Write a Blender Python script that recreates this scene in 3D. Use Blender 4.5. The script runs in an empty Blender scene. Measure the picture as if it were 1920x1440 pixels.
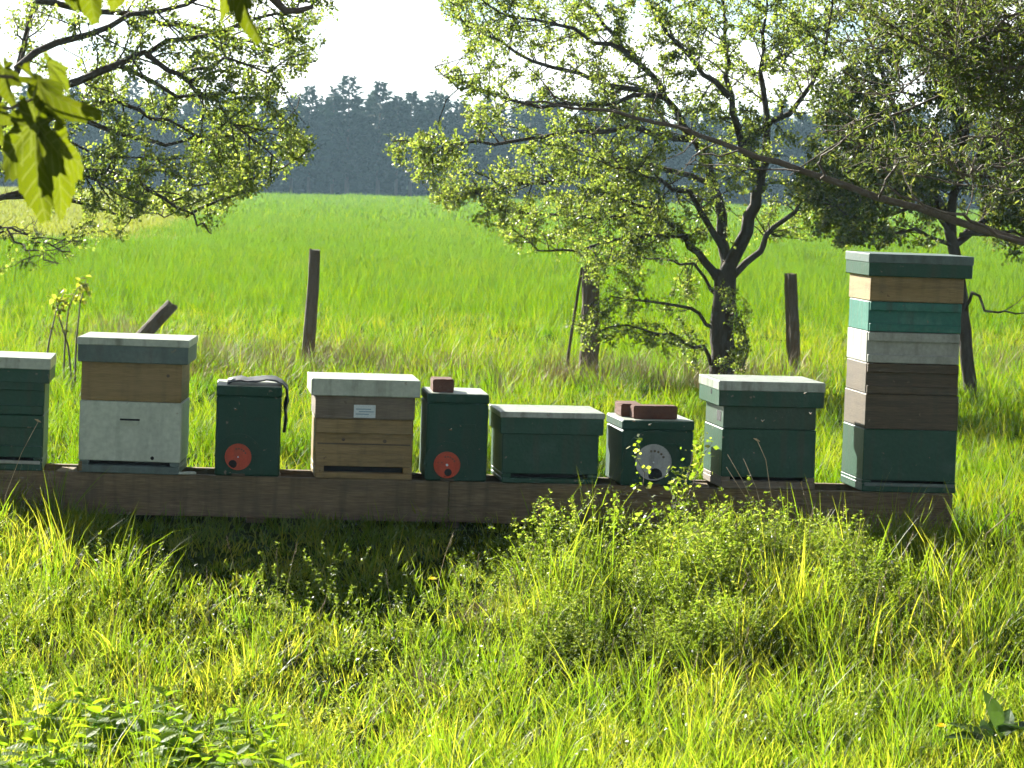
import bpy, bmesh, math, random
import numpy as np
from mathutils import Vector, Matrix, Euler

random.seed(7)
rng = np.random.default_rng(11)
scn = bpy.context.scene
C = scn.collection
R = math.radians

# ------------------------------------------------------------------ camera
F = 6140.0                      # focal length in pixels of the 1920 wide photograph
CAM_H = 1.85
HORIZON = 330.0
ROLL = 0.025
PITCH = math.atan((720.0 - HORIZON) / F)
cam_d = bpy.data.cameras.new('camera')
cam = bpy.data.objects.new('camera', cam_d)
C.objects.link(cam)
cam_d.sensor_width = 36.0
cam_d.lens = F / 1920.0 * 36.0
cam_d.clip_start = 0.1
cam_d.clip_end = 4000.0
CAM_R = (Matrix.Rotation(math.pi / 2 - PITCH, 3, 'X') @ Matrix.Rotation(ROLL, 3, 'Z'))
CAM_P = Vector((0, 0, CAM_H))
cam.matrix_world = Matrix.Translation(CAM_P) @ CAM_R.to_4x4()
cam_d.dof.use_dof = True
cam_d.dof.focus_distance = 15.8
cam_d.dof.aperture_fstop = 20.0
scn.camera = cam

# ------------------------------------------------------------------ light
SUN_EL, SUN_AZ = R(25.5), R(-35.0)          # azimuth from the viewing direction, negative = left
SKY_STRENGTH, SUN_STRENGTH, EXPOSURE = 0.06, 5.0, 2.2
world = bpy.data.worlds.new('World')
scn.world = world
world.use_nodes = True
wn, wl = world.node_tree.nodes, world.node_tree.links
wn.clear()
sky = wn.new('ShaderNodeTexSky')
sky.sky_type = 'NISHITA'
sky.sun_disc = False
sky.sun_elevation = SUN_EL
sky.sun_rotation = SUN_AZ
sky.air_density = 0.7
sky.dust_density = 0.25
sky.ozone_density = 2.0
bg = wn.new('ShaderNodeBackground')
bg.inputs['Strength'].default_value = SKY_STRENGTH
wo = wn.new('ShaderNodeOutputWorld')
# thin broken cloud over the whole sky
tc = wn.new('ShaderNodeTexCoord')
mp = wn.new('ShaderNodeMapping')
mp.inputs['Scale'].default_value = (6.0, 6.0, 36.0)
nz = wn.new('ShaderNodeTexNoise')
nz.inputs['Scale'].default_value = 1.6
nz.inputs['Detail'].default_value = 7.0
nz.inputs['Roughness'].default_value = 0.55
cr = wn.new('ShaderNodeValToRGB')
cr.color_ramp.elements[0].position = 0.36
cr.color_ramp.elements[1].position = 0.58
cr.color_ramp.elements[0].color = (0.0, 0.0, 0.0, 1)
cr.color_ramp.elements[1].color = (1.0, 1.0, 1.0, 1)
mxw = wn.new('ShaderNodeMixRGB')
bw = wn.new('ShaderNodeRGBToBW')
gain = wn.new('ShaderNodeMath'); gain.operation = 'MULTIPLY'; gain.inputs[1].default_value = 0.95
wl.new(sky.outputs['Color'], bw.inputs[0]); wl.new(bw.outputs[0], gain.inputs[0]); wl.new(gain.outputs[0], mxw.inputs['Color2'])
wl.new(tc.outputs['Generated'], mp.inputs['Vector'])
wl.new(mp.outputs['Vector'], nz.inputs['Vector'])
wl.new(nz.outputs['Fac'], cr.inputs['Fac'])
wl.new(cr.outputs['Color'], mxw.inputs['Fac'])
thin = wn.new('ShaderNodeMixRGB'); thin.blend_type = 'MULTIPLY'; thin.inputs['Fac'].default_value = 1.0
thin.inputs['Color2'].default_value = (0.52, 0.57, 0.585, 1)
wl.new(sky.outputs['Color'], thin.inputs['Color1']); wl.new(thin.outputs[0], mxw.inputs['Color1'])
wl.new(mxw.outputs['Color'], bg.inputs['Color'])
wl.new(bg.outputs['Background'], wo.inputs['Surface'])

sun_d = bpy.data.lights.new('sun', 'SUN')
sun_d.energy = SUN_STRENGTH
sun_d.angle = R(0.53)
sun_d.color = (1.0, 0.955, 0.86)
sun = bpy.data.objects.new('sun', sun_d)
C.objects.link(sun)
to_sun = Vector((math.sin(SUN_AZ) * math.cos(SUN_EL), math.cos(SUN_AZ) * math.cos(SUN_EL), math.sin(SUN_EL)))
sun.rotation_euler = to_sun.to_track_quat('Z', 'Y').to_euler()
sun.location = (-10, 20, 20)

vs = scn.view_settings
vs.view_transform = 'Standard'
vs.look = 'None'
vs.exposure = EXPOSURE
vs.gamma = 1.0
vs.use_curve_mapping = False

cy = scn.cycles
cy.use_denoising = True
cy.denoiser = 'OPENIMAGEDENOISE'
cy.max_bounces = 6
cy.diffuse_bounces = 4
cy.glossy_bounces = 2
cy.transmission_bounces = 4
cy.volume_bounces = 0
cy.transparent_max_bounces = 8
cy.sample_clamp_indirect = 6.0
cy.adaptive_threshold = 0.03
cy.caustics_reflective = False
cy.caustics_refractive = False

# ------------------------------------------------------------------ helpers
def ray(px, py):
    return CAM_R @ Vector(((px - 960.0) / F, -(py - 720.0) / F, -1.0))

def at(px, py, Y):
    d = ray(px, py)
    return CAM_P + d * (Y / d.y)

def gz(y):
    """height of the ground: a low bank under the stand"""
    y = np.asarray(y, float)
    up = np.clip((y - 12.0) / 3.5, 0, 1); dn = np.clip((y - 16.8) / 8.0, 0, 1)
    return -.30 + .445 * up * up * (3 - 2 * up) - .145 * dn * dn * (3 - 2 * dn)

def ground(px, py):
    d = ray(px, py); z = 0.0
    for _ in range(12):
        p = CAM_P + d * ((z - CAM_H) / d.z)
        z = .5 * z + .5 * float(gz(p.y))
    p.z = float(gz(p.y))
    return p

def project(P):
    """world points (N,3) -> pixels (N,2)"""
    q = (np.asarray(P, float) - np.array(CAM_P)) @ np.array(CAM_R)
    return np.stack([960 + F * q[:, 0] / -q[:, 2], 720 - F * q[:, 1] / -q[:, 2]], 1)

def inside(poly, pts):
    poly = np.asarray(poly, float)
    x, y = pts[:, 0], pts[:, 1]
    r = np.zeros(len(pts), bool)
    j = len(poly) - 1
    for i in range(len(poly)):
        xi, yi = poly[i]; xj, yj = poly[j]
        c = ((yi > y) != (yj > y)) & (x < (xj - xi) * (y - yi) / (yj - yi + 1e-12) + xi)
        r ^= c
        j = i
    return r

_ph = rng.uniform(0, 6.28, (40, 2))
_kd = rng.uniform(0, 6.28, 40)
def snoise(x, y, k, o=0):
    """cheap smooth noise, about -1..1, wave number k per metre"""
    s = 0
    for i in range(6):
        a = _kd[(i + o) % 40]
        kk = k * (0.6 + 0.35 * i)
        s = s + np.sin((x * math.cos(a) + y * math.sin(a)) * kk * 2 + _ph[(i + o) % 40, 0])
    return s / 3.2

def tag(o, label=None, cat=None, group=None, kind=None):
    if label: o['label'] = label
    if cat: o['category'] = cat
    if group: o['group'] = group
    if kind: o['kind'] = kind
    return o

def empty(name, loc=(0, 0, 0), rot=(0, 0, 0), label=None, cat=None, group=None):
    o = bpy.data.objects.new(name, None)
    o.empty_display_size = 0.05
    o.location = loc
    o.rotation_euler = rot
    C.objects.link(o)
    return tag(o, label, cat, group)

def link(name, me, m, parent=None):
    o = bpy.data.objects.new(name, me)
    if m is not None and not me.materials:
        me.materials.append(m)
    C.objects.link(o)
    if parent is not None:
        o.parent = parent
    return o

def npmesh(name, V, Fc, smooth=False, attrs=None):
    """V (N,3), Fc (M,k) same size faces"""
    V = np.ascontiguousarray(V, np.float32); Fc = np.ascontiguousarray(Fc, np.int32)
    me = bpy.data.meshes.new(name)
    n, k = Fc.shape
    me.vertices.add(len(V)); me.vertices.foreach_set('co', V.ravel())
    me.loops.add(n * k); me.loops.foreach_set('vertex_index', Fc.ravel())
    me.polygons.add(n); me.polygons.foreach_set('loop_start', np.arange(0, n * k, k, dtype=np.int32))
    if smooth:
        me.polygons.foreach_set('use_smooth', np.ones(n, bool))
    for an, av in (attrs or {}).items():
        a = me.attributes.new(an, 'FLOAT', 'POINT')
        a.data.foreach_set('value', np.ascontiguousarray(av, np.float32))
    me.update(calc_edges=True)
    return me

class MB:
    def __init__(self): self.v = []; self.f = []
    def add(self, V, Fs):
        b = len(self.v)
        self.v += [tuple(p) for p in V]
        self.f += [tuple(i + b for i in q) for q in Fs]
        return self
    def box(self, x0, x1, y0, y1, z0, z1, c=0.0):
        """box with chamfered edges c"""
        if c <= 0:
            V = [(x, y, z) for x in (x0, x1) for y in (y0, y1) for z in (z0, z1)]
            return self.add(V, [(0, 1, 3, 2), (4, 6, 7, 5), (0, 4, 5, 1), (2, 3, 7, 6), (0, 2, 6, 4), (1, 5, 7, 3)])
        bm = bmesh.new()
        bmesh.ops.create_cube(bm, size=1.0)
        for v in bm.verts:
            v.co = ((x0 + x1) / 2 + v.co.x * (x1 - x0), (y0 + y1) / 2 + v.co.y * (y1 - y0), (z0 + z1) / 2 + v.co.z * (z1 - z0))
        bmesh.ops.bevel(bm, geom=list(bm.edges), offset=c, segments=1, affect='EDGES')
        bm.verts.index_update()
        self.add([v.co[:] for v in bm.verts], [[v.index for v in f.verts] for f in bm.faces])
        bm.free()
        return self
    def disc(self, cx, cz, r, y0, y1, n=28, r_in=0.0):
        """disc facing -Y between y0 (front) and y1"""
        A = [2 * math.pi * i / n for i in range(n)]
        if r_in <= 0:
            V = [(cx + r * math.cos(a), y0, cz + r * math.sin(a)) for a in A] + [(cx + r * math.cos(a), y1, cz + r * math.sin(a)) for a in A]
            return self.add(V, [tuple(range(n - 1, -1, -1))[::-1]] + [tuple(range(n, 2 * n))[::-1]] + [(i, i + n, (i + 1) % n + n, (i + 1) % n) for i in range(n)])
        V = []
        for (rr, yy) in ((r, y0), (r, y1), (r_in, y1), (r_in, y0)):
            V += [(cx + rr * math.cos(a), yy, cz + rr * math.sin(a)) for a in A]
        Fs = []
        for k in range(4):
            for i in range(n):
                Fs.append((k * n + i, ((k + 1) % 4) * n + i, ((k + 1) % 4) * n + (i + 1) % n, k * n + (i + 1) % n))
        return self.add(V, Fs)
    def tube(self, pts, rad, n=6, cap=True):
        V, Fs = tube_geo(pts, rad, n)
        b = len(self.v)
        self.v += [tuple(p) for p in V]; self.f += [tuple(int(i) + b for i in q) for q in Fs]
        if cap:
            self.f.append(tuple(b + i for i in range(n))[::-1])
            self.f.append(tuple(b + len(V) - n + i for i in range(n)))
        return self
    def build(self, name, m, parent=None, smooth=False):
        me = bpy.data.meshes.new(name)
        me.from_pydata(self.v, [], self.f)
        if smooth:
            me.polygons.foreach_set('use_smooth', [True] * len(me.polygons))
        me.update()
        bm = bmesh.new(); bm.from_mesh(me); bmesh.ops.recalc_face_normals(bm, faces=bm.faces); bm.to_mesh(me); bm.free()
        return link(name, me, m, parent)

def tube_geo(pts, rad, n=6):
    P = np.asarray([tuple(p) for p in pts], float)
    r = np.asarray(rad, float) * np.ones(len(P))
    T = np.gradient(P, axis=0)
    T /= np.linalg.norm(T, axis=1, keepdims=True) + 1e-9
    ref = np.array([0.31, 0.87, 0.38]) if abs(T[0] @ np.array([0.31, 0.87, 0.38])) < 0.9 else np.array([1.0, 0, 0])
    V = []
    a = np.arange(n) / n * 2 * math.pi
    for i in range(len(P)):
        u = np.cross(T[i], ref); u /= np.linalg.norm(u) + 1e-9
        w = np.cross(T[i], u)
        V.append(P[i] + r[i] * (np.cos(a)[:, None] * u + np.sin(a)[:, None] * w))
    V = np.concatenate(V)
    i = np.arange(len(P) - 1)[:, None] * n; j = np.arange(n)[None, :]; k = (j + 1) % n
    Fs = np.stack([i + j, i + k, i + n + k, i + n + j], -1).reshape(-1, 4)
    return V, Fs

# ------------------------------------------------------------------ materials
def mat(name):
    m = bpy.data.materials.new(name); m.use_nodes = True
    nt = m.node_tree; nt.nodes.clear()
    out = nt.nodes.new('ShaderNodeOutputMaterial')
    return m, nt, nt.nodes, nt.links, out

def ramp(N, p0, c0, p1, c1, mid=None):
    r = N.new('ShaderNodeValToRGB')
    e = r.color_ramp.elements
    e[0].position = p0; e[0].color = (*c0, 1); e[1].position = p1; e[1].color = (*c1, 1)
    if mid:
        q = e.new(mid[0]); q.color = (*mid[1], 1)
    return r

def paint(name, col, worn, wear=0.45, rough=0.5, scale=7.0, stretch=(1, 1, 1), bump=0.15, spec=0.22, grain=.5, stain=0, chip=(.2, .17, .12)):
    """weathered paint or bare timber: two colours broken up by noise with scuffs and streaks"""
    m, nt, N, L, out = mat(name)
    co = N.new('ShaderNodeTexCoord'); mp = N.new('ShaderNodeMapping'); mp.inputs['Scale'].default_value = stretch
    oi = N.new('ShaderNodeObjectInfo')
    ad = N.new('ShaderNodeVectorMath'); ad.operation = 'ADD'
    L.new(co.outputs['Object'], ad.inputs[0]); L.new(oi.outputs['Random'], ad.inputs[1])
    L.new(ad.outputs[0], mp.inputs['Vector'])
    n1 = N.new('ShaderNodeTexNoise'); n1.inputs['Scale'].default_value = scale; n1.inputs['Detail'].default_value = 8; n1.inputs['Roughness'].default_value = 0.65
    L.new(mp.outputs[0], n1.inputs['Vector'])
    r1 = ramp(N, wear, (0, 0, 0), wear + 0.3, (1, 1, 1))
    L.new(n1.outputs['Fac'], r1.inputs['Fac'])
    mx = N.new('ShaderNodeMixRGB'); mx.inputs['Color1'].default_value = (*col, 1); mx.inputs['Color2'].default_value = (*worn, 1)
    L.new(r1.outputs['Color'], mx.inputs['Fac'])
    n2 = N.new('ShaderNodeTexNoise'); n2.inputs['Scale'].default_value = scale * 9; n2.inputs['Detail'].default_value = 5
    L.new(mp.outputs[0], n2.inputs['Vector'])
    lo, hi = 1 - .28 * grain, 1 + .18 * grain
    r2 = ramp(N, 0.3, (lo, lo, lo), 0.7, (hi, hi, hi))
    L.new(n2.outputs['Fac'], r2.inputs['Fac'])
    mu = N.new('ShaderNodeMixRGB'); mu.blend_type = 'MULTIPLY'; mu.inputs['Fac'].default_value = 1
    L.new(mx.outputs[0], mu.inputs['Color1']); L.new(r2.outputs['Color'], mu.inputs['Color2'])
    col_out = mu.outputs[0]
    if stain:
        m3 = N.new('ShaderNodeMapping'); m3.inputs['Scale'].default_value = (22, 22, 2.4); L.new(ad.outputs[0], m3.inputs['Vector'])
        n3 = N.new('ShaderNodeTexNoise'); n3.inputs['Scale'].default_value = 1.0; n3.inputs['Detail'].default_value = 6; L.new(m3.outputs[0], n3.inputs['Vector'])
        r3 = ramp(N, 0.5, (0, 0, 0), 0.78, (stain, stain, stain)); L.new(n3.outputs['Fac'], r3.inputs['Fac'])
        k3 = N.new('ShaderNodeMixRGB'); L.new(r3.outputs['Color'], k3.inputs['Fac']); L.new(col_out, k3.inputs['Color1']); k3.inputs['Color2'].default_value = (.05, .05, .03, 1)
        n4 = N.new('ShaderNodeTexNoise'); n4.inputs['Scale'].default_value = 34; n4.inputs['Detail'].default_value = 4; L.new(ad.outputs[0], n4.inputs['Vector'])
        r4 = ramp(N, 0.69, (0, 0, 0), 0.72, (.75, .75, .75)); L.new(n4.outputs['Fac'], r4.inputs['Fac'])
        k4 = N.new('ShaderNodeMixRGB'); L.new(r4.outputs['Color'], k4.inputs['Fac']); L.new(k3.outputs[0], k4.inputs['Color1']); k4.inputs['Color2'].default_value = (*chip, 1)
        col_out = k4.outputs[0]
    p = N.new('ShaderNodeBsdfPrincipled')
    L.new(col_out, p.inputs['Base Color'])
    p.inputs['Roughness'].default_value = rough
    p.inputs['Specular IOR Level'].default_value = spec
    bp = N.new('ShaderNodeBump'); bp.inputs['Strength'].default_value = bump; bp.inputs['Distance'].default_value = 0.01
    L.new(n2.outputs['Fac'], bp.inputs['Height']); L.new(bp.outputs[0], p.inputs['Normal'])
    L.new(p.outputs[0], out.inputs['Surface'])
    return m

def leafy(name, cols, trans, tmix=0.5, rough=0.45, noise_k=0.0, spec=0.14, attr=None, tip=None, patch=None):
    """leaf or blade: reflects and lets light through; colour varies per instance and over the ground"""
    m, nt, N, L, out = mat(name)
    oi = N.new('ShaderNodeObjectInfo')
    at_ = N.new('ShaderNodeAttribute'); at_.attribute_name = 'rnd'
    s = N.new('ShaderNodeMath'); s.operation = 'ADD'
    L.new(oi.outputs['Random'], s.inputs[0]); L.new(at_.outputs['Fac'], s.inputs[1])
    fr = N.new('ShaderNodeMath'); fr.operation = 'FRACT'; L.new(s.outputs[0], fr.inputs[0])
    rp = ramp(N, 0.0, cols[0], 1.0, cols[-1], (0.5, cols[1]) if len(cols) > 2 else None)
    L.new(fr.outputs[0], rp.inputs['Fac'])
    colr = rp.outputs['Color']
    if patch:
        g = N.new('ShaderNodeNewGeometry')
        nn = N.new('ShaderNodeTexNoise'); nn.inputs['Scale'].default_value = patch[0]; nn.inputs['Detail'].default_value = 3
        L.new(g.outputs['Position'], nn.inputs['Vector'])
        rr = ramp(N, 0.42, (0, 0, 0), 0.66, (1, 1, 1)); L.new(nn.outputs['Fac'], rr.inputs['Fac'])
        mm = N.new('ShaderNodeMixRGB'); L.new(rr.outputs['Color'], mm.inputs['Fac'])
        L.new(colr, mm.inputs['Color1']); mm.inputs['Color2'].default_value = (*patch[1], 1)
        colr = mm.outputs[0]
    if tip:
        ta = N.new('ShaderNodeAttribute'); ta.attribute_name = 'tip'
        pw = N.new('ShaderNodeMath'); pw.operation = 'POWER'; pw.inputs[1].default_value = 2.0
        L.new(ta.outputs['Fac'], pw.inputs[0])
        sc = N.new('ShaderNodeMath'); sc.operation = 'MULTIPLY'; sc.inputs[1].default_value = tip[1]
        L.new(pw.outputs[0], sc.inputs[0])
        mm = N.new('ShaderNodeMixRGB'); L.new(sc.outputs[0], mm.inputs['Fac'])
        L.new(colr, mm.inputs['Color1']); mm.inputs['Color2'].default_value = (*tip[0], 1)
        colr = mm.outputs[0]
    p = N.new('ShaderNodeBsdfPrincipled')
    L.new(colr, p.inputs['Base Color'])
    p.inputs['Roughness'].default_value = rough
    p.inputs['Specular IOR Level'].default_value = spec
    t = N.new('ShaderNodeBsdfTranslucent')
    mu = N.new('ShaderNodeMixRGB'); mu.blend_type = 'MULTIPLY'; mu.inputs['Fac'].default_value = 1
    L.new(colr, mu.inputs['Color1']); mu.inputs['Color2'].default_value = (*trans, 1)
    L.new(mu.outputs[0], t.inputs['Color'])
    mx = N.new('ShaderNodeMixShader'); mx.inputs['Fac'].default_value = tmix
    L.new(p.outputs[0], mx.inputs[1]); L.new(t.outputs[0], mx.inputs[2])
    L.new(mx.outputs[0], out.inputs['Surface'])
    return m

M = {}
G_DARK = (0.017, 0.066, 0.038)
M['green'] = paint('dark_green_paint', G_DARK, (0.045, 0.095, 0.07), 0.55, 0.45, stain=.55)
M['green_poly'] = paint('dark_green_polystyrene', (0.013, 0.054, 0.032), (0.026, 0.068, 0.044), 0.6, 0.6, 14, stain=.4)
M['green_brown'] = paint('olive_green_paint', (0.034, 0.075, 0.048), (0.07, 0.1, 0.065), 0.5, 0.5, stain=.55)
M['teal'] = paint('faded_teal_paint', (0.03, 0.15, 0.11), (0.12, 0.27, 0.21), 0.55, 0.5, stain=.55)
M['greygreen'] = paint('grey_green_paint', (0.1, 0.14, 0.125), (0.16, 0.19, 0.17), 0.5, 0.5, stain=.55)
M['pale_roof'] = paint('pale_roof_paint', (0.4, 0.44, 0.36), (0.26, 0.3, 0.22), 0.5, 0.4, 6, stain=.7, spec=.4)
M['metal_roof'] = paint('weathered_metal_roof', (0.34, 0.37, 0.32), (0.24, 0.27, 0.22), 0.5, 0.36, 8, stain=.7, spec=.4)
M['white'] = paint('white_paint', (0.46, 0.51, 0.41), (0.4, 0.44, 0.36), 0.5, 0.5, 5, stain=.3, chip=(.28, .26, .2))
M['greywhite'] = paint('grey_white_paint', (0.33, 0.34, 0.29), (0.24, 0.25, 0.21), 0.5, 0.55, 6, stain=.45)
M['wood'] = paint('honey_timber', (0.29, 0.205, 0.085), (0.18, 0.125, 0.05), 0.42, 0.6, 3, (.7, 1, 14), .25, grain=1, stain=.4, chip=(.1, .06, .03))
M['wood_grey'] = paint('grey_weathered_timber', (0.19, 0.155, 0.11), (0.11, 0.09, 0.065), 0.45, 0.65, 3, (.7, 1, 14), .25, grain=1, stain=.5, chip=(.1, .08, .05))
M['wood_dark'] = paint('dark_stained_timber', (0.105, 0.08, 0.048), (0.062, 0.048, 0.03), 0.42, 0.6, 3, (.7, 1, 14), .25, grain=1.2, stain=.5, chip=(.2, .16, .1))
M['rail'] = paint('brown_sleeper_timber', (0.19, 0.138, 0.07), (0.1, 0.078, 0.044), 0.42, 0.75, 3, (0.5, 7, 7), 0.5, grain=1.4, stain=.75, chip=(.16, .12, .07))
M['brick'] = paint('red_brown_brick', (0.12, 0.055, 0.036), (0.07, 0.036, 0.027), 0.45, 0.85, 18, (1, 1, 1), 0.6)
M['red'] = paint('red_plastic', (0.48, 0.07, 0.03), (0.3, 0.06, 0.03), 0.5, 0.5, 16, stain=.6, chip=(.12, .05, .03))
M['grey_disc'] = paint('grey_plastic', (0.36, 0.37, 0.36), (0.25, 0.26, 0.26), 0.5, 0.4, 12, stain=.6)
M['black'] = paint('dark_hole', (0.008, 0.009, 0.009), (0.015, 0.015, 0.014), 0.5, 0.8, 12)
M['tarp'] = paint('dark_roofing_felt', (0.03, 0.034, 0.04), (0.075, 0.06, 0.05), 0.55, 0.55, 9)
M['sticker'] = paint('white_sticker', (0.6, 0.66, 0.66), (0.45, 0.52, 0.54), 0.5, 0.5, 30)
M['print'] = paint('faded_blue_print', (0.2, 0.3, 0.36), (0.3, 0.4, 0.44), 0.5, 0.6, 40)
M['bark'] = paint('hawthorn_bark', (0.07, 0.058, 0.042), (0.038, 0.032, 0.024), 0.45, 0.9, 9, (1, 1, .25), 0.9, 0.2)
M['dead_bark'] = paint('bare_branch_bark', (0.13, 0.105, 0.08), (0.07, 0.055, 0.042), 0.45, 0.8, 12, (1, 1, 1), 0.6, 0.25)
M['post'] = paint('old_post_timber', (0.13, 0.105, 0.075), (0.07, 0.055, 0.04), 0.45, 0.9, 8, (1, 1, .2), 0.9, 0.2)
M['pine_bark'] = paint('conifer_bark', (0.1, 0.08, 0.06), (0.06, 0.05, 0.04), 0.45, 0.9, 4)
M['straw'] = paint('dry_straw', (0.42, 0.33, 0.19), (0.3, 0.22, 0.12), 0.45, 0.7, 20)

M['grass'] = leafy('meadow_grass_blade', [(0.04, 0.1, 0.005), (0.095, 0.155, 0.01), (0.25, 0.255, 0.045)], (2.35, 2.15, 0.95), 0.6, 0.45, patch=(1.6, (0.045, 0.11, 0.006)), tip=((0.19, 0.23, 0.025), 0.5))
M['rough'] = leafy('rough_grass_blade', [(0.038, 0.1, 0.004), (0.068, 0.13, 0.006), (0.15, 0.16, 0.024)], (2.0, 1.95, 0.6), 0.55, 0.55, patch=(0.45, (0.05, 0.12, 0.004)), tip=((0.14, 0.165, 0.016), 0.45), spec=.08)
M['wheat'] = leafy('young_wheat_blade', [(0.04, 0.092, 0.001), (0.062, 0.118, 0.0015), (0.095, 0.138, 0.002)], (1.8, 1.8, 0.4), 0.55, 0.6, patch=(0.09, (0.06, 0.115, 0.002)), spec=.04)
M['pale_meadow'] = leafy('pale_meadow_blade', [(0.13, 0.16, 0.02), (0.17, 0.18, 0.03)], (1.5, 1.5, 0.8), 0.5, 0.5)
M['weed'] = leafy('bedstraw_leaf', [(0.08, 0.135, 0.014), (0.13, 0.185, 0.024), (0.26, 0.28, 0.1)], (2.1, 2.1, 0.9), 0.58, 0.4, patch=(2.0, (0.08, 0.12, 0.015)))
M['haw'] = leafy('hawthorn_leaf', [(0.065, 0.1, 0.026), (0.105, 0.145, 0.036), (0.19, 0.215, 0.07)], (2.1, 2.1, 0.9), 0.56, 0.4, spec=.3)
M['haw_dark'] = leafy('dark_green_leaf', [(0.045, 0.072, 0.024), (0.07, 0.1, 0.03), (0.13, 0.145, 0.05)], (2.0, 2.0, 0.9), 0.48, 0.42)  # darker green leaf of the right hawthorn and the nearer tree
M['conifer'] = leafy('conifer_needles', [(0.014, 0.04, 0.026), (0.022, 0.052, 0.033), (0.034, 0.066, 0.036)], (1, 1, 0.8), 0.12, 0.7, spec=0.1)
M['nettle'] = leafy('nettle_leaf', [(0.09, 0.17, 0.012), (0.13, 0.21, 0.016), (0.18, 0.24, 0.022)], (2.0, 2.0, 0.8), 0.58, 0.55)
M['vine'] = leafy('vine_leaf', [(0.045, 0.062, 0.005), (0.06, 0.08, 0.006), (0.085, 0.095, 0.007)], (1.9, 1.8, 0.6), 0.6, 0.4, patch=(14.0, (0.05, 0.07, 0.006)))
M['sapling'] = leafy('sapling_leaf', [(0.2, 0.24, 0.03), (0.3, 0.3, 0.06)], (1.4, 1.4, 0.8), 0.5, 0.4)
M['dock'] = leafy('dock_leaf', [(0.04, 0.085, 0.02), (0.07, 0.12, 0.025)], (1.3, 1.4, 0.8), 0.35, 0.35)
M['petal'] = leafy('white_petal', [(0.6, 0.6, 0.52), (0.75, 0.74, 0.68)], (1, 1, 1), 0.4, 0.5)
M['yellow'] = leafy('yellow_petal', [(0.7, 0.52, 0.02), (0.75, 0.58, 0.03)], (1, 1, 0.8), 0.35, 0.5)
M['bee'] = paint('bee_body', (0.25, 0.15, 0.05), (0.08, 0.05, 0.03), 0.5, 0.5, 200)
M['bee_wing'] = leafy('bee_wing', [(0.6, 0.6, 0.55), (0.7, 0.7, 0.65)], (1, 1, 1), 0.5, 0.2)

def soil(name, c0, c1, c2, k=0.6):
    m, nt, N, L, out = mat(name)
    g = N.new('ShaderNodeNewGeometry')
    n1 = N.new('ShaderNodeTexNoise'); n1.inputs['Scale'].default_value = k; n1.inputs['Detail'].default_value = 8
    n2 = N.new('ShaderNodeTexNoise'); n2.inputs['Scale'].default_value = k * 22; n2.inputs['Detail'].default_value = 6; n2.inputs['Roughness'].default_value = 0.7
    L.new(g.outputs['Position'], n1.inputs['Vector']); L.new(g.outputs['Position'], n2.inputs['Vector'])
    r1 = ramp(N, 0.35, c0, 0.65, c1); L.new(n1.outputs['Fac'], r1.inputs['Fac'])
    r2 = ramp(N, 0.45, (0, 0, 0), 0.7, (1, 1, 1)); L.new(n2.outputs['Fac'], r2.inputs['Fac'])
    mx = N.new('ShaderNodeMixRGB'); L.new(r2.outputs['Color'], mx.inputs['Fac']); L.new(r1.outputs['Color'], mx.inputs['Color1']); mx.inputs['Color2'].default_value = (*c2, 1)
    p = N.new('ShaderNodeBsdfPrincipled'); p.inputs['Roughness'].default_value = 1.0; p.inputs['Specular IOR Level'].default_value = 0.0
    L.new(mx.outputs[0], p.inputs['Base Color'])
    bp = N.new('ShaderNodeBump'); bp.inputs['Strength'].default_value = 0.8; bp.inputs['Distance'].default_value = 0.05
    L.new(n2.outputs['Fac'], bp.inputs['Height']); L.new(bp.outputs[0], p.inputs['Normal'])
    L.new(p.outputs[0], out.inputs['Surface'])
    return m
M['ground'] = soil('mossy_meadow_soil', (0.025, 0.04, 0.006), (0.035, 0.06, 0.008), (0.022, 0.026, 0.008), 0.9)
M['field'] = soil('young_wheat_ground', (0.07, 0.12, 0.004), (0.085, 0.135, 0.005), (0.05, 0.09, 0.004), 0.25)
M['paleg'] = soil('pale_grass_ground', (0.15, 0.17, 0.03), (0.18, 0.19, 0.04), (0.12, 0.14, 0.03), 0.3)
M['track'] = soil('track_ground', (0.1, 0.13, 0.05), (0.13, 0.15, 0.06), (0.09, 0.1, 0.05), 0.5)

# ------------------------------------------------------------------ the ground
def sheet(name, pts, z, m, label=None):
    me = bpy.data.meshes.new(name)
    me.from_pydata([(p[0], p[1], z) for p in pts], [], [tuple(range(len(pts)))])
    me.update()
    if me.polygons[0].normal.z < 0:
        me.flip_normals()
    o = link(name, me, m)
    tag(o, label, None, None, 'structure')
    return o
gy = np.concatenate([[-40, 6], np.arange(11.8, 15.8, .2), [16.2, 16.8], np.arange(17.5, 25.4, .7), [40, 100, 250, 700]])
V_ = [(x, y, float(gz(y))) for y in gy for x in (-420, 420)]
me = bpy.data.meshes.new('ground'); me.from_pydata(V_, [], [(2 * i, 2 * i + 1, 2 * i + 3, 2 * i + 2) for i in range(len(gy) - 1)])
tag(link('ground', me, M['ground']), 'rough grassy ground around the beehives', None, None, 'structure')
FAR = 244.0
crop_px = [(-420, 600), (-420, 462), (60, 455), (278, 456), (345, 420), (432, 384), (448, 371)]
left = [ground(*p) for p in crop_px]
fld = [(p.x, p.y) for p in left] + [(-19, FAR), (75, FAR), (75, 41), (10, 41.5)]
sheet('crop_field', fld, 0.004, M['field'], 'bright green field of young wheat beyond the fence')
pale = [ground(-420, 461), ground(60, 454), ground(272, 455), ground(340, 418), ground(424, 384), ground(440, 371)]
sheet('pale_meadow', [(p.x, p.y) for p in pale] + [(-21, FAR), (-110, FAR), (-110, 85)], 0.004, M['paleg'], 'pale yellow grass strip left of the wheat field')
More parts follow.
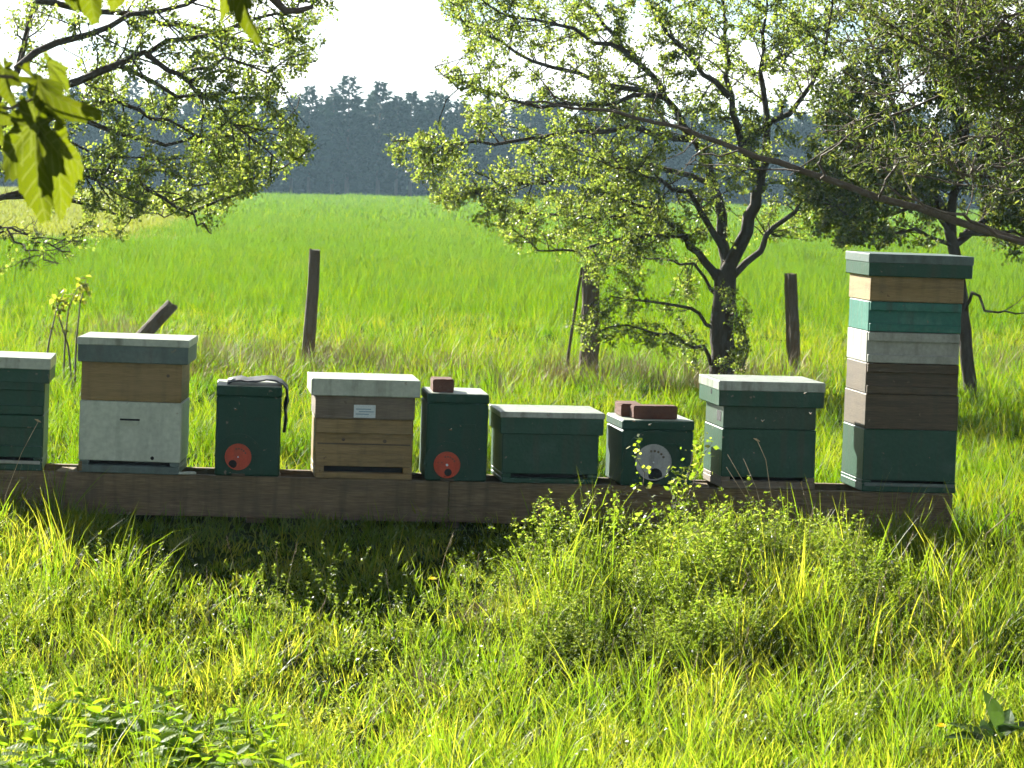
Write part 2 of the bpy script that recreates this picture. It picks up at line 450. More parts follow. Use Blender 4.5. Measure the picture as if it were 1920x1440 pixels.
trk = [ground(258, 456), ground(281, 456), ground(348, 419), ground(434, 384), ground(424, 384), ground(332, 419)]
sheet('track', [(p.x, p.y) for p in trk], 0.010, M['track'], 'narrow worn track along the left edge of the wheat')
CROP = np.array([(p[0], p[1]) for p in fld])

# ------------------------------------------------------------------ grass and other stuff
def proto_collection(name, meshes, m):
    col = bpy.data.collections.new(name)
    for i, me in enumerate(meshes):
        me.materials.append(m)
        col.objects.link(bpy.data.objects.new('%s_%02d' % (name, i), me))
    return col

_gn_cache = {}
def scatter(name, col, n_var, P, scale, m, label, cat, tilt=0.12, kind='stuff', idx=None):
    """instances of the collection's meshes at points P, as one object"""
    n = len(P)
    me = bpy.data.meshes.new(name)
    me.vertices.add(n); me.vertices.foreach_set('co', np.ascontiguousarray(P, np.float32).ravel())
    rot = np.stack([rng.normal(0, tilt, n), rng.normal(0, tilt, n), rng.uniform(0, 6.283, n)], 1)
    a = me.attributes.new('rot', 'FLOAT_VECTOR', 'POINT'); a.data.foreach_set('vector', rot.astype(np.float32).ravel())
    a = me.attributes.new('scl', 'FLOAT_VECTOR', 'POINT'); s = np.asarray(scale, np.float32)
    if s.ndim == 1: s = np.repeat(s[:, None], 3, 1)
    a.data.foreach_set('vector', np.ascontiguousarray(s).ravel())
    a = me.attributes.new('idx', 'INT', 'POINT'); a.data.foreach_set('value', (rng.integers(0, n_var, n) if idx is None else idx).astype(np.int32))
    o = bpy.data.objects.new(name, me); C.objects.link(o)
    ng = bpy.data.node_groups.new(name + '_scatter', 'GeometryNodeTree')
    ng.interface.new_socket('Geometry', in_out='INPUT', socket_type='NodeSocketGeometry')
    ng.interface.new_socket('Geometry', in_out='OUTPUT', socket_type='NodeSocketGeometry')
    N, L = ng.nodes, ng.links
    gi, go = N.new('NodeGroupInput'), N.new('NodeGroupOutput')
    ci = N.new('GeometryNodeCollectionInfo'); ci.inputs['Collection'].default_value = col
    ci.inputs['Separate Children'].default_value = True; ci.inputs['Reset Children'].default_value = True
    ip = N.new('GeometryNodeInstanceOnPoints'); ip.inputs['Pick Instance'].default_value = True
    def na(nm, t):
        q = N.new('GeometryNodeInputNamedAttribute'); q.data_type = t; q.inputs['Name'].default_value = nm
        return q.outputs['Attribute']
    L.new(gi.outputs[0], ip.inputs['Points']); L.new(ci.outputs[0], ip.inputs['Instance'])
    L.new(na('rot', 'FLOAT_VECTOR'), ip.inputs['Rotation']); L.new(na('scl', 'FLOAT_VECTOR'), ip.inputs['Scale'])
    L.new(na('idx', 'INT'), ip.inputs['Instance Index'])
    L.new(ip.outputs[0], go.inputs[0])
    md = o.modifiers.new('scatter', 'NODES'); md.node_group = ng
    return tag(o, label, cat, None, kind)

def blades(n, radius, h0, h1, w, bend, lean=0.3, segs=4, seed=0, square=False):
    """a clump of curved grass blades"""
    g = np.random.default_rng(seed)
    if square:
        bx, by = g.uniform(-radius, radius, n), g.uniform(-radius, radius, n)
    else:
        rr = radius * np.sqrt(g.uniform(0, 1, n)); aa = g.uniform(0, 6.283, n)
        bx, by = rr * np.cos(aa), rr * np.sin(aa)
    h = g.uniform(h0, h1, n) * (0.55 + 0.45 * g.uniform(0, 1, n))
    d = g.uniform(0, 6.283, n)
    ln = np.abs(g.normal(0, lean, n)); bd = g.uniform(0.1, 1, n) * bend
    ww = w * g.uniform(0.6, 1.3, n)
    dx, dy = np.cos(d), np.sin(d)
    fa = d + math.pi / 2 + g.normal(0, .8, n)          # width direction, turned a little
    sx, sy = np.cos(fa), np.sin(fa)
    V, tip = [], []
    for s in range(segs + 1):
        t = s / segs
        ang = ln + bd * t * t * 1.6
        hor = h * (np.sin(ln) * t + bd * t ** 2.2 * .55)
        ver = h * (t * np.cos(ln) - bd * bd * 0.28 * t ** 3)
        wd = ww * (1 - t ** 2.2) + 0.0004
        cx, cyy, cz = bx + dx * hor, by + dy * hor, ver
        V.append(np.stack([cx - sx * wd / 2, cyy - sy * wd / 2, cz], 1)); V.append(np.stack([cx + sx * wd / 2, cyy + sy * wd / 2, cz], 1))
        tip += [np.full(n, t), np.full(n, t)]
    V = np.stack(V, 1); k = 2 * (segs + 1)
    base = (np.arange(n) * k)[:, None, None]
    q = np.array([[2 * s, 2 * s + 1, 2 * s + 3, 2 * s + 2] for s in range(segs)])[None]
    Fc = (base + q).reshape(-1, 4)
    tp = np.stack(tip, 1).ravel()
    rn = np.repeat(g.uniform(0, 1, n), k)
    V = V.reshape(-1, 3); V[:, 2] -= 0.01
    return npmesh('grass_clump', V, Fc, False, {'tip': tp, 'rnd': rn})

def band(y0, y1, per_m2, margin=0.9, spread=1.25):
    """random ground points in the seen wedge between two distances, with a margin at the sides"""
    area = 0.5 * (y1 - y0) * 2 * ((y0 + y1) * 0.1565 * spread + 2 * margin)
    n = int(area * per_m2)
    y = np.sqrt(rng.uniform(y0 ** 2, y1 ** 2, n)) if y1 > 3 * y0 else rng.uniform(y0, y1, n)
    x = rng.uniform(-1, 1, n) * (y * 0.1565 * spread + margin)
    return np.stack([x, y, gz(y)], 1)


def blade_field(name, Pc, per, radius, h, w, bend, lean, segs, label, cat, m, hj=.35, seed=0, wide=None):
    """real blades grown in tufts: Pc tuft centres, per blades each; h, radius, bend may be per tuft"""
    g = np.random.default_rng(seed)
    nc = len(Pc); one = np.ones(nc)
    per = (np.asarray(per) * one).astype(int)
    ci = np.repeat(np.arange(nc), per); n = len(ci)
    R_ = (np.asarray(radius) * one)[ci]
    rr = R_ * np.sqrt(g.uniform(0, 1, n)); aa = g.uniform(0, 6.283, n)
    bx, by = Pc[ci, 0] + rr * np.cos(aa), Pc[ci, 1] + rr * np.sin(aa)
    bz = gz(by)
    hh = (np.asarray(h) * one)[ci] * np.clip(1 + hj * g.normal(0, 1, n), .25, 1.9) * (1 - .25 * rr / R_)
    wind = g.uniform(0, 6.283, nc)
    d = np.where(g.uniform(0, 1, n) < .55, aa + g.normal(0, .7, n), wind[ci] + g.normal(0, .6, n))
    ln = np.abs(g.normal(0, lean, n)) + .12 * rr / R_
    bd = g.uniform(.1, 1, n) * (np.asarray(bend) * one)[ci] * g.uniform(.5, 1.2, nc)[ci]
    ww = (np.asarray(w) * one)[ci] * g.uniform(.5, 1.35, n)
    dx, dy = np.cos(d), np.sin(d)
    fa = d + math.pi / 2 + g.normal(0, .8, n)
    sx, sy = np.cos(fa), np.sin(fa)
    V, tip = [], []
    for q in range(segs + 1):
        t = q / segs
        hor = hh * (np.sin(ln) * t + bd * t ** 2.2 * .55)
        ver = np.maximum(hh * (t * np.cos(ln) - bd * bd * .28 * t ** 3), .004 * t)
        wd = ww * (1 - t ** 2.2) + .0003
        cx, cyy = bx + dx * hor, by + dy * hor
        ver = ver + bz
        V.append(np.stack([cx - sx * wd / 2, cyy - sy * wd / 2, ver], 1)); V.append(np.stack([cx + sx * wd / 2, cyy + sy * wd / 2, ver], 1))
        tip += [np.full(n, t)] * 2
    V = np.stack(V, 1); k = 2 * (segs + 1)
    Fc = ((np.arange(n) * k)[:, None, None] + np.array([[2 * q, 2 * q + 1, 2 * q + 3, 2 * q + 2] for q in range(segs)])[None]).reshape(-1, 4)
    rn = np.clip(g.uniform(0, 1, nc)[ci] * .6 + g.uniform(0, .4, n), 0, .999)
    o = link(name, npmesh(name, V.reshape(-1, 3), Fc, False, {'tip': np.stack(tip, 1).ravel(), 'rnd': np.repeat(rn, k)}), m)
    return tag(o, label, cat, None, 'stuff')

STAND_Y = 15.70
# foreground meadow: low sward plus uneven taller tufts; short in the shade right before the stand
P = band(9.6, 15.62, 118)
n = len(P); uv = project(P)
nz1 = snoise(P[:, 0], P[:, 1], 1.1, 3); nz2 = snoise(P[:, 0], P[:, 1], 2.7, 11)
shade = np.clip((P[:, 1] - 13.0) / .8, 0, 1) * np.clip((uv[:, 0] - 120) / 120, 0, 1) * np.clip((980 - uv[:, 0]) / 80, 0, 1)
hh = np.clip(.12 + .05 * nz1 + .035 * nz2 + rng.normal(0, .02, n), .045, .3) * (1 - .36 * shade) * np.where((uv[:, 1] > 1380) & (uv[:, 0] < 480), .6, 1)
blade_field('meadow_grass', P, rng.integers(14, 32, n), rng.uniform(.05, .12, n), hh, .0055, rng.uniform(.6, 1.9, n), .4, 3, 'bright green meadow grass in front of the beehives', 'grass', M['grass'], seed=1)
P = band(8.7, 15.5, 20)
n = len(P); uv = project(P)
nz1 = snoise(P[:, 0], P[:, 1], 1.1, 3)
shade = np.clip((P[:, 1] - 13.1) / .6, 0, 1) * np.clip((uv[:, 0] - 120) / 120, 0, 1) * np.clip((980 - uv[:, 0]) / 80, 0, 1)
keep = rng.uniform(0, 1, n) < (.45 + .5 * nz1) * (1 - .97 * shade)
P = P[keep]; n = len(P)
extra = np.array([ground(x, y)[:] for x, y in ((1500, 1180), (205, 1128), (232, 1122), (252, 1130), (225, 1140), (1290, 1250), (100, 1110), (20, 1100), (1850, 1110), (1900, 1120), (1780, 1120), (1700, 1130))])
P = np.concatenate([P, extra]); n = len(P)
mg = np.array([ground(random.uniform(980, 2000), random.uniform(1030, 1240))[:] for _ in range(150)])
P = np.concatenate([mg[mg[:, 1] < 15.3], P]); n = len(P)
hh = np.clip(rng.normal(.24, .05, n), .14, .36); hh[-12:-8] = (.34, .36, .3, .3)
blade_field('long_grass', P, rng.integers(16, 40, n), rng.uniform(.04, .1, n), hh, .0052, rng.uniform(.5, 1.5, n), .25, 4, 'taller arching grass tufts in the foreground', 'grass', M['grass'], seed=2)

# under and behind the stand as far as the wheat
P = np.concatenate([band(15.6, 23, 36), band(23, 31, 27), band(31, 47, 17)])
P = P[(P[:, 1] < 38) | (rng.uniform(0, 1, len(P)) < (47 - P[:, 1]) / 9)]
n = len(P)
nz1 = snoise(P[:, 0], P[:, 1], .7, 5)
fence = np.exp(-((P[:, 1] - 31) / 4) ** 2)
hh = np.clip(.14 + .04 * nz1 + .1 * fence + rng.normal(0, .03, n), .05, .4)
hh[(P[:, 1] > 15.6) & (P[:, 1] < 16.3)] *= .6
far = np.clip((P[:, 1] - 16) / 20, 0, 1)
blade_field('rough_grass', P, rng.integers(14, 26, n), rng.uniform(.08, .18, n), hh, .006 + .004 * far, rng.uniform(.5, 1.6, n), .33, 2, 'rough yellow green grass between the beehives and the wheat field', 'grass', M['rough'], seed=3)

# the wheat: dense tufts near its edge, wider patches farther off
w1 = [blades(70, 0.22, 0.2, 0.36, 0.011, .9, .22, 3, 100 + s) for s in range(6)]
w2 = [blades(150, 0.75, 0.22, 0.36, 0.022, .9, .25, 2, 120 + s, True) for s in range(5)]
w3 = [blades(170, 1.6, 0.2, 0.36, 0.05, .9, .3, 2, 140 + s, True) for s in range(5)]
wcol = proto_collection('wheat_clumps', w1 + w2 + w3, M['wheat'])
Pa = band(37, 66, 9)
edge = 38.5 + 1.6 * snoise(Pa[:, 0], Pa[:, 0] * 0, .5, 9) + rng.gamma(1.3, 2.2, len(Pa))
Pa = Pa[inside(CROP, Pa[:, :2] + np.array([[0, 5.0]])) & (Pa[:, 1] > edge)]; n = len(Pa)
nzw = snoise(Pa[:, 0], Pa[:, 1], .35, 17)
blade_field('wheat_edge', Pa, rng.integers(14, 24, n), rng.uniform(.15, .3, n), np.clip(.24 + .05 * nzw, .1, .4), .012, rng.uniform(.4, 1.1, n), .22, 2, 'near edge of the young wheat with long upright blades', 'wheat', M['wheat'], seed=4)
Pb = band(62, 120, 1.0, 2); Pc = band(118, FAR - 1, 0.26, 4)
P = np.concatenate([Pb, Pc])
idx = np.concatenate([rng.integers(6, 11, len(Pb)), rng.integers(11, 16, len(Pc))])
edge = 41.0 + 1.6 * snoise(P[:, 0], P[:, 0] * 0, .5, 9)
keep = inside(CROP, P[:, :2]) & (P[:, 1] > edge)
nzw = snoise(P[:, 0], P[:, 1], .35, 17)
scatter('young_wheat', wcol, 16, P[keep], np.clip(.9 + .14 * nzw + rng.normal(0, .1, len(P)), .5, 1.4)[keep], None, 'dense young wheat blades covering the green field', 'wheat', idx=idx[keep], tilt=.05)
PALE = np.array([(p.x, p.y) for p in pale] + [(-21, FAR), (-110, FAR), (-110, 85)])
pm = [blades(160, 1.0, 0.12, 0.26, 0.03, .9, .3, 2, 170 + s, True) for s in range(4)]
pcol = proto_collection('pale_clumps', pm, M['pale_meadow'])
P = band(78, FAR - 1, .7, 4); P = P[inside(PALE, P[:, :2])]
scatter('pale_grass', pcol, 4, P, rng.uniform(.7, 1.2, len(P)), None, 'pale yellowish grass on the strip left of the wheat', 'grass', tilt=.05)

# dry straw around the fence foot and the leaning post
st = [blades(40, 0.15, 0.25, 0.5, 0.006, 1.1, .4, 4, 200 + s) for s in range(4)]
scol = proto_collection('straw_clumps', st, M['straw'])
pts = []
for (px, py, sx, k) in ((370, 685, 60, 70), (240, 655, 70, 36), (580, 695, 80, 40), (800, 700, 150, 44), (1100, 712, 100, 44), (1300, 720, 140, 50), (1530, 715, 80, 30), (1850, 700, 90, 20)):
    for _ in range(k):
        pts.append(ground(px + random.gauss(0, sx), py + random.gauss(0, 14))[:])
for _ in range(14):
    pts.append(ground(random.uniform(-100, 2020), random.uniform(1120, 1420))[:])
scatter('dry_grass', scol, 4, np.array(pts), np.where(np.arange(len(pts)) < len(pts) - 14, rng.uniform(.5, 1.0, len(pts)), rng.uniform(.3, .5, len(pts))), None, 'dry straw coloured grass tufts by the fence posts', 'dry grass', tilt=.2)

# ------------------------------------------------------------------ bee hives
RAIL_Z = 0.375
S = F / STAND_Y               # pixels per metre at the stand
CH = 0.004

def hive_root(px_left, w, dep, yaw, lean, label, nod=0.0, dy=0.0):
    base_y = HORIZON + (px_left - 960) * ROLL + (CAM_H - RAIL_Z) * S
    p = at(px_left, base_y, STAND_Y + dy)
    q = Matrix.Rotation(R(yaw), 3, 'Z') @ Vector((w / 2, dep / 2, 0))
    return empty('beehive', (p.x + q.x, p.y + q.y, RAIL_Z + 0.001), (R(nod), R(lean), R(yaw)), label, 'beehive', 'beehives in a row on the timber stand')

def layer(root, name, w, d, z0, z1, m, style='plain', off=(0, 0)):
    """one box of a hive; returns the part"""
    x, y = off
    b = MB()
    if style == 'rails':        # front and back panel set back between a top and a bottom rail
        b.box(x - w / 2, x + w / 2, y - d / 2 + .020, y + d / 2 - .020, z0 + .0008, z1 - .0008, CH)
        o = b.build(name, m, root)
        h = z1 - z0
        for s in (-1, 1):
            yy0, yy1 = (y - d / 2, y - d / 2 + .0195) if s < 0 else (y + d / 2 - .0195, y + d / 2)
            MB().box(x - w / 2 + .004, x + w / 2 - .004, yy0, yy1, z1 - .30 * h, z1 - .002, .003).build('top_rail', m, o)
            MB().box(x - w / 2 + .004, x + w / 2 - .004, yy0, yy1, z0 + .002, z0 + .27 * h, .003).build('bottom_rail', m, o)
    else:
        b.box(x - w / 2, x + w / 2, y - d / 2, y + d / 2, z0 + .0008, z1 - .0008, CH)
        o = b.build(name, m, root)
    return o

def roof(root, w, d, z0, skirt, cover, m_skirt, m_cover, off=(0, 0), tilt=0.0):
    x, y = off
    e = 0.0035
    z1 = z0 + skirt + cover
    if skirt > 0:
        o = MB().box(x - w / 2, x + w / 2, y - d / 2, y + d / 2, z0, z0 + skirt + cover - .004, CH).build('roof', m_skirt, root)
        b = MB().box(x - w / 2 - e, x + w / 2 + e, y - d / 2 - e, y + d / 2 + e, z0 + skirt, z1, .003)
        b.build('roof_cover', m_cover, o)
    else:
        o = MB().box(x - w / 2, x + w / 2, y - d / 2, y + d / 2, z0, z1, CH).build('roof', m_cover, root)
    return o

def floor(root, w, d, h, m, slot=True, strip=None, slot_h=.016):
    """floor board with an entrance slot across the front and a landing lip"""
    o = MB().box(-w / 2, w / 2, -d / 2 - .012, d / 2, 0, h - slot_h, CH).build('floor_board', m, root)
    for s in (-1, 1):
        MB().box(s * (w / 2 - .022) - .022, s * (w / 2 - .022) + .022, -d / 2, d / 2, h - slot_h, h, .002).build('side_bar', m, o)
    MB().box(-w / 2 + .045, w / 2 - .045, -d / 2 + .05, d / 2, h - slot_h + .0005, h - .0005, 0).build('entrance_slot', M['black'], o)
    if strip:
        MB().box(-w / 2 + .01, w / 2 - .01, -d / 2 - .022, -d / 2 - .0125, h - slot_h - .012, h - slot_h + .004, .002).build('landing_board', strip, root)
    return o

W = 0.46
px = lambda v: v / S

# 1: dark green hive cut by the left edge of the picture
h = hive_root(-102, W, W, 5, 1.0, 'dark green beehive cut off by the left edge of the picture')
z = 0
floor(h, W, W, px(24), M['green'], strip=M['greywhite']); z = px(24)
layer(h, 'brood_box', W, W, z, z + px(81), M['green'], 'rails'); z += px(81)
layer(h, 'super_box', W, W, z, z + px(66), M['green'], 'rails'); z += px(66)
roof(h, .505, .505, z - .012, px(26), px(21), M['green'], M['pale_roof'])

# 2: timber over white
h = hive_root(147, .485, .46, 1.0, .6, 'beehive with bare timber box above a white painted box')
floor(h, .48, .46, px(22), M['greygreen'], slot_h=.02); z = px(22)
MB().box(-.2425, -.225, -.2435, -.2425, .006, px(22) - .004).build('end_batten', M['rail'], h)
o = layer(h, 'brood_box', .49, .46, z, z + px(113), M['white'])
MB().box(-.05, .045, -.2325, -.2305, z + .198, z + .207, .001).build('hand_slot', M['black'], o)
MB().add([(-.05, -.2306, z + .197), (.045, -.2306, z + .197), (.03, -.2306, z + .17), (-.035, -.2306, z + .17), (-.05, -.236, z + .197), (.045, -.236, z + .197), (.03, -.2312, z + .17), (-.035, -.2312, z + .17)],
         [(0, 1, 5, 4), (1, 2, 6, 5), (2, 3, 7, 6), (3, 0, 4, 7), (4, 5, 6, 7), (0, 3, 2, 1)]).build('hand_hold', M['white'], o)
MB().disc(.11, z + .02, .009, -.233, -.2295, 12).build('knot_hole', M['black'], o)
z += px(113)
o = layer(h, 'super_box', .482, .455, z, z + px(78), M['wood'])
MB().disc(.175, z + .13, .008, -.2285, -.2272, 10).build('knot', M['wood_dark'], o)
z += px(78)
roof(h, .53, .51, z - .012, px(32), px(14), M['greygreen'], M['pale_roof'], (.006, 0))

# nucleus hives
def arch(root, x, z0, r, y, m, t=.012):
    b = MB(); n = 20
    V = []
    for i in range(n + 1):
        a = math.pi * i / n
        for rr, yy in ((r, y), (r, y + .008), (r - t, y + .008), (r - t, y)):
            V.append((x + rr * math.cos(a), yy, z0 + rr * math.sin(a)))
    Fs = []
    for i in range(n):
        for k in range(4):
            Fs.append((i * 4 + k, i * 4 + (k + 1) % 4, (i + 1) * 4 + (k + 1) % 4, (i + 1) * 4 + k))
    Fs += [(0, 1, 2, 3), (n * 4 + 3, n * 4 + 2, n * 4 + 1, n * 4)]
    return b.add(V, Fs).build('arch_rim', m, root)

def nucleus(px_left, w, hgt, lid, yaw, lean, disc_px, disc_r, m_disc, label, hole=(0, -.03, .02), dep=.46, screw=False):
    h = hive_root(px_left, w, dep, yaw, lean, label)
    body = MB().box(-w / 2, w / 2, -dep / 2, dep / 2, 0, hgt - lid, .008).build('hive_body', M['green_poly'], h)
    ld = MB().box(-w / 2 - .002, w / 2 + .002, -dep / 2 - .002, dep / 2 + .002, hgt - lid + .001, hgt, .006).build('lid', M['green_poly'], h)
    MB().box(-w / 2 + .003, w / 2 - .003, -dep / 2 + .003, dep / 2 - .003, hgt - .001, hgt + .003, .001).build('lid_sheen', M['pale_roof'], ld)  # thin pale sheet: sunlit sheen on the green lid put in as colour
    dx, dz = disc_px
    arch(body, dx, dz, disc_r * 1.75, -dep / 2 - .0075, M['green_poly'])
    d = MB().disc(dx, dz, disc_r, -dep / 2 - .008, -dep / 2 - .001, 30).build('entrance_disc', m_disc, h)
    MB().disc(dx + hole[0], dz + hole[1], hole[2], -dep / 2 - .0088, -dep / 2 - .0082, 18).build('entrance_hole', M['black'], d)
    MB().disc(dx, dz, disc_r, -dep / 2 - .0105, -dep / 2 - .0078, 30, disc_r * .93).build('disc_rim', m_disc, d)
    for k in range(5):
        a = .5 + k * .33
        MB().disc(dx + math.cos(a) * disc_r * .62, dz + math.sin(a) * disc_r * .62, disc_r * .07, -dep / 2 - .0087, -dep / 2 - .0082, 8).build('vent_hole', M['wood_dark'], d)
    if True:
        MB().disc(dx, dz, .006 if screw else .004, -dep / 2 - .012, -dep / 2 - .008, 10).build('disc_screw', M['sticker'], d)
    MB().box(dx - .03, dx + .035, -dep / 2 - .02, -dep / 2 - .0005, .002, .011, .002).build('landing_ledge', M['wood_dark'], h)
    MB().box(-w / 2 + .06, w / 2 - .06, -dep / 2 - .003, -dep / 2 - .0005, hgt * .62, hgt * .66, .001).build('hand_ledge', M['green_poly'], body)
    return h

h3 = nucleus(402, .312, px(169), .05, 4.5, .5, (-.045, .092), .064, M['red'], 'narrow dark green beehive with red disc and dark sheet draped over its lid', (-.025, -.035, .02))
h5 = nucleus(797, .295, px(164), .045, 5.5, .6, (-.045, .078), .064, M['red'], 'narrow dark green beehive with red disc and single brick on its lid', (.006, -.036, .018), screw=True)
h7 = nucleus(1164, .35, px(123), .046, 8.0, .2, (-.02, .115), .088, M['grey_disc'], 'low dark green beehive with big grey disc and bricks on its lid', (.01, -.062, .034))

# dark felt sheet draped over the lid of the third hive
def draped():
    V, Fs = [], []
    prof = [(-.105, .013), (-.08, .022), (-.04, .030), (-.01, .024), (.03, .027), (.08, .034), (.125, .032), (.158, .018), (.178, -.012), (.181, -.06), (.172, -.11), (.178, -.16), (.171, -.215)]
    prof = [(x, z + px(169) - .008 if i < 8 else z + px(169)) for i, (x, z) in enumerate(prof)]
    ys = np.linspace(-.232, .12, 9)
    for j, y in enumerate(ys):
        for i, (x, z) in enumerate(prof):
            k = .004 * math.sin(j * 1.9 + i * .8) + .003 * math.sin(i * 2.3 + j)
            V.append((x + (k if i > 7 else 0), y + .008 * math.sin(i * 1.3), z + (abs(k) if i <= 7 else 0) - (.03 * (j / 8) if i == 12 else 0)))
    n = len(prof)
    for j in range(8):
        for i in range(n - 1):
            Fs.append((j * n + i, j * n + i + 1, (j + 1) * n + i + 1, (j + 1) * n + i))
    o = MB().add(V, Fs).build('draped_sheet', M['tarp'], None, True)
    md = o.modifiers.new('thickness', 'SOLIDIFY'); md.thickness = .006; md.offset = 1
    o.matrix_world = h3.matrix_basis.copy()
    return tag(o, 'dark roofing felt sheet draped over the lid of a narrow green hive', 'felt sheet')
draped()

# 4: timber hive with pale roof and sticker
h = hive_root(588, .478, .46, 6.0, .4, 'timber beehive with pale flat roof and white sticker on its front')
floor(h, .47, .46, px(22), M['wood'], slot_h=.028); z = px(22)
o = layer(h, 'brood_box', .472, .46, z, z + px(90), M['wood'], 'rails')
MB().box(-.225, .225, -.2105, -.2095, z + .105, z + .112, 0).build('board_joint', M['wood_dark'], o)
for kx, kz in ((-.1, .13), (.1, .125)):
    MB().disc(kx, z + kz, .009, -.2108, -.2095, 10).build('knot', M['wood_dark'], o)
z += px(90)
o = layer(h, 'super_box', .48, .46, z, z + px(46), M['wood_grey'])
lb = MB().box(-.055, .05, -.2322, -.2302, z + .008, z + .07, .001).build('label_sticker', M['sticker'], h)
for k, (x0, x1, zz) in enumerate(((-.045, .028, .047), (-.03, .042, .035), (-.046, .018, .023))):
    MB().box(x0, x1, -.2328, -.2324, z + zz, z + zz + .005).build('printed_line', M['print'], lb)
z += px(46)
roof(h, .525, .52, z - .006, 0, px(32), None, M['pale_roof'])

# 6: low dark green hive
h = hive_root(939, .472, .46, 7.0, .2, 'low dark green beehive with pale edged roof and no super box')
floor(h, .465, .46, px(17), M['green'], slot_h=.02); z = px(17)
layer(h, 'brood_box', .468, .46, z, z + px(80), M['green'], 'plain'); z += px(80)
roof(h, .5, .5, z - .012, px(31), px(11), M['green'], M['metal_roof'], (.004, 0))

# 8: green hive with two boxes
h = hive_root(1351, W, W, 7.5, .3, 'dark green beehive of two boxes with pale grey roof')
floor(h, W, W, px(21), M['wood_grey'], slot_h=.018); z = px(21)
layer(h, 'brood_box', W, W, z, z + px(91), M['green'], 'plain'); z += px(91)
o = layer(h, 'super_box', W - .006, W - .006, z, z + px(44), M['green_brown'], 'plain')
MB().box(-.2288, -.2272, -.17, -.07, z + .03, z + .08, .0005).build('vent_opening', M['black'], o)
z += px(44)
o = roof(h, .515, .515, z - .004, px(30), px(18), M['green'], M['metal_roof'])
MB().disc(0, 0, .013, 0, .004, 14).build('roof_vent', M['black'], o)
v = o.children[-1]
v.location = (-.2595, -.06, z + .055); v.rotation_euler = (0, 0, R(-90))

# 9: the tall stack
h = hive_root(1615, W, W, 7.0, .55, 'tallest beehive, a stack of seven coloured boxes at the right')
floor(h, W, W, px(21), M['green'], strip=M['greygreen'], slot_h=.014); z = px(21)
for nm, hh, m, stl, ox in (('brood_box', 97, 'green', 'plain', 0), ('super_box', 66, 'wood_dark', 'plain', .002), ('super_box', 58, 'wood_dark', 'rails', .001), ('super_box', 59, 'greywhite', 'rails', 0), ('super_box', 57, 'teal', 'rails', .003), ('super_box', 49, 'wood', 'plain', .004)):
    layer(h, nm, W - random.uniform(0, .004), W, z, z + px(hh), M[m], stl, (ox, random.uniform(-.003, .003))); z += px(hh)
roof(h, .508, .508, z - .004, px(25), px(17), M['green'], M['greygreen'], (.012, 0))

# bricks on lids
def brick(px_, py_, rz, label, L=.215, Dp=.1025, Hh=.065, Y=STAND_Y + .16, z=None):
    p = at(px_, py_, Y)
    bm = bmesh.new(); bmesh.ops.create_cube(bm, size=1)
    for v in bm.verts: v.co = (v.co.x * L, v.co.y * Dp, v.co.z * Hh + Hh / 2)
    bmesh.ops.bevel(bm, geom=list(bm.edges), offset=.005, segments=2, affect='EDGES')
    bmesh.ops.subdivide_edges(bm, edges=[e for e in bm.edges if e.calc_length() > .04], cuts=3, use_grid_fill=True)
    for v in bm.verts: v.co += Vector((random.uniform(-1, 1), random.uniform(-1, 1), random.uniform(-1, 1) if v.co.z > .004 else 0)) * .0011
    me = bpy.data.meshes.new('brick'); bm.to_mesh(me); bm.free()
    o = link('brick', me, M['brick'])
    o.location = (p.x, p.y, z); o.rotation_euler = (0, 0, R(rz))
    return tag(o, label, 'brick', 'bricks weighing down hive lids')
brick(829, 720, 95, 'small end-on red brick on the lid of a red disc hive', Y=STAND_Y + .17, z=RAIL_Z + px(164) + .004)
brick(1226, 765, 8, 'long red brick facing front on the grey disc hive lid', Y=STAND_Y + .14, z=RAIL_Z + px(123) + .004)
brick(1178, 765, 97, 'dark brick behind the front brick on the grey disc hive', Y=STAND_Y + .30, z=RAIL_Z + px(123) + .004)

# ------------------------------------------------------------------ the timber stand
stand = empty('hive_stand', (0, STAND_Y + .2, 0), (0, 0, 0), 'long low brown timber stand carrying the row of beehives', 'stand')
def wx(p): return at(p, 905, STAND_Y).x
def local(o):
    o.location = (0, -(STAND_Y + .2), 0); return o
joints = [wx(-330), wx(842), wx(1788)]
for a, b in zip(joints[:-1], joints[1:]):
    for (y0, nm) in ((STAND_Y + .004, 'front_rail'), (STAND_Y + .385, 'back_rail')):
        sg = 8
        V, Fs = [], []
        for i in range(sg + 1):
            x = a + .003 + (b - a - .006) * i / sg
            dz = random.uniform(-.0012, 0)
            for (yy, zz) in ((y0, .178 + random.uniform(-.003, .003)), (y0, RAIL_Z - .004 + dz), (y0 + .004, RAIL_Z + dz), (y0 + .05, RAIL_Z + dz), (y0 + .05, .178)):
                V.append((x, yy, zz))
        for i in range(sg):
            for k in range(5):
                Fs.append((i * 5 + k, i * 5 + (k + 1) % 5, (i + 1) * 5 + (k + 1) % 5, (i + 1) * 5 + k))
        Fs += [(0, 1, 2, 3, 4), tuple(sg * 5 + k for k in (4, 3, 2, 1, 0))]
        local(MB().add(V, Fs).build(nm, M['rail'], stand))
for p in (-300, 110, 500, 815, 870, 1320, 1762):
    x = wx(p)
    local(MB().box(x - .04, x + .04, STAND_Y + .056, STAND_Y + .383, .2, RAIL_Z - .01, .004).build('cross_brace', M['rail'], stand))
for p in (-290, 480, 842, 1330, 1750):
    x = wx(p)
    for y0 in (STAND_Y + .058, STAND_Y + .29):
        local(MB().box(x - .05, x + .05, y0, y0 + .09, -.05, .176 if p != 1750 else .199, .006).build('leg', M['rail'], stand))

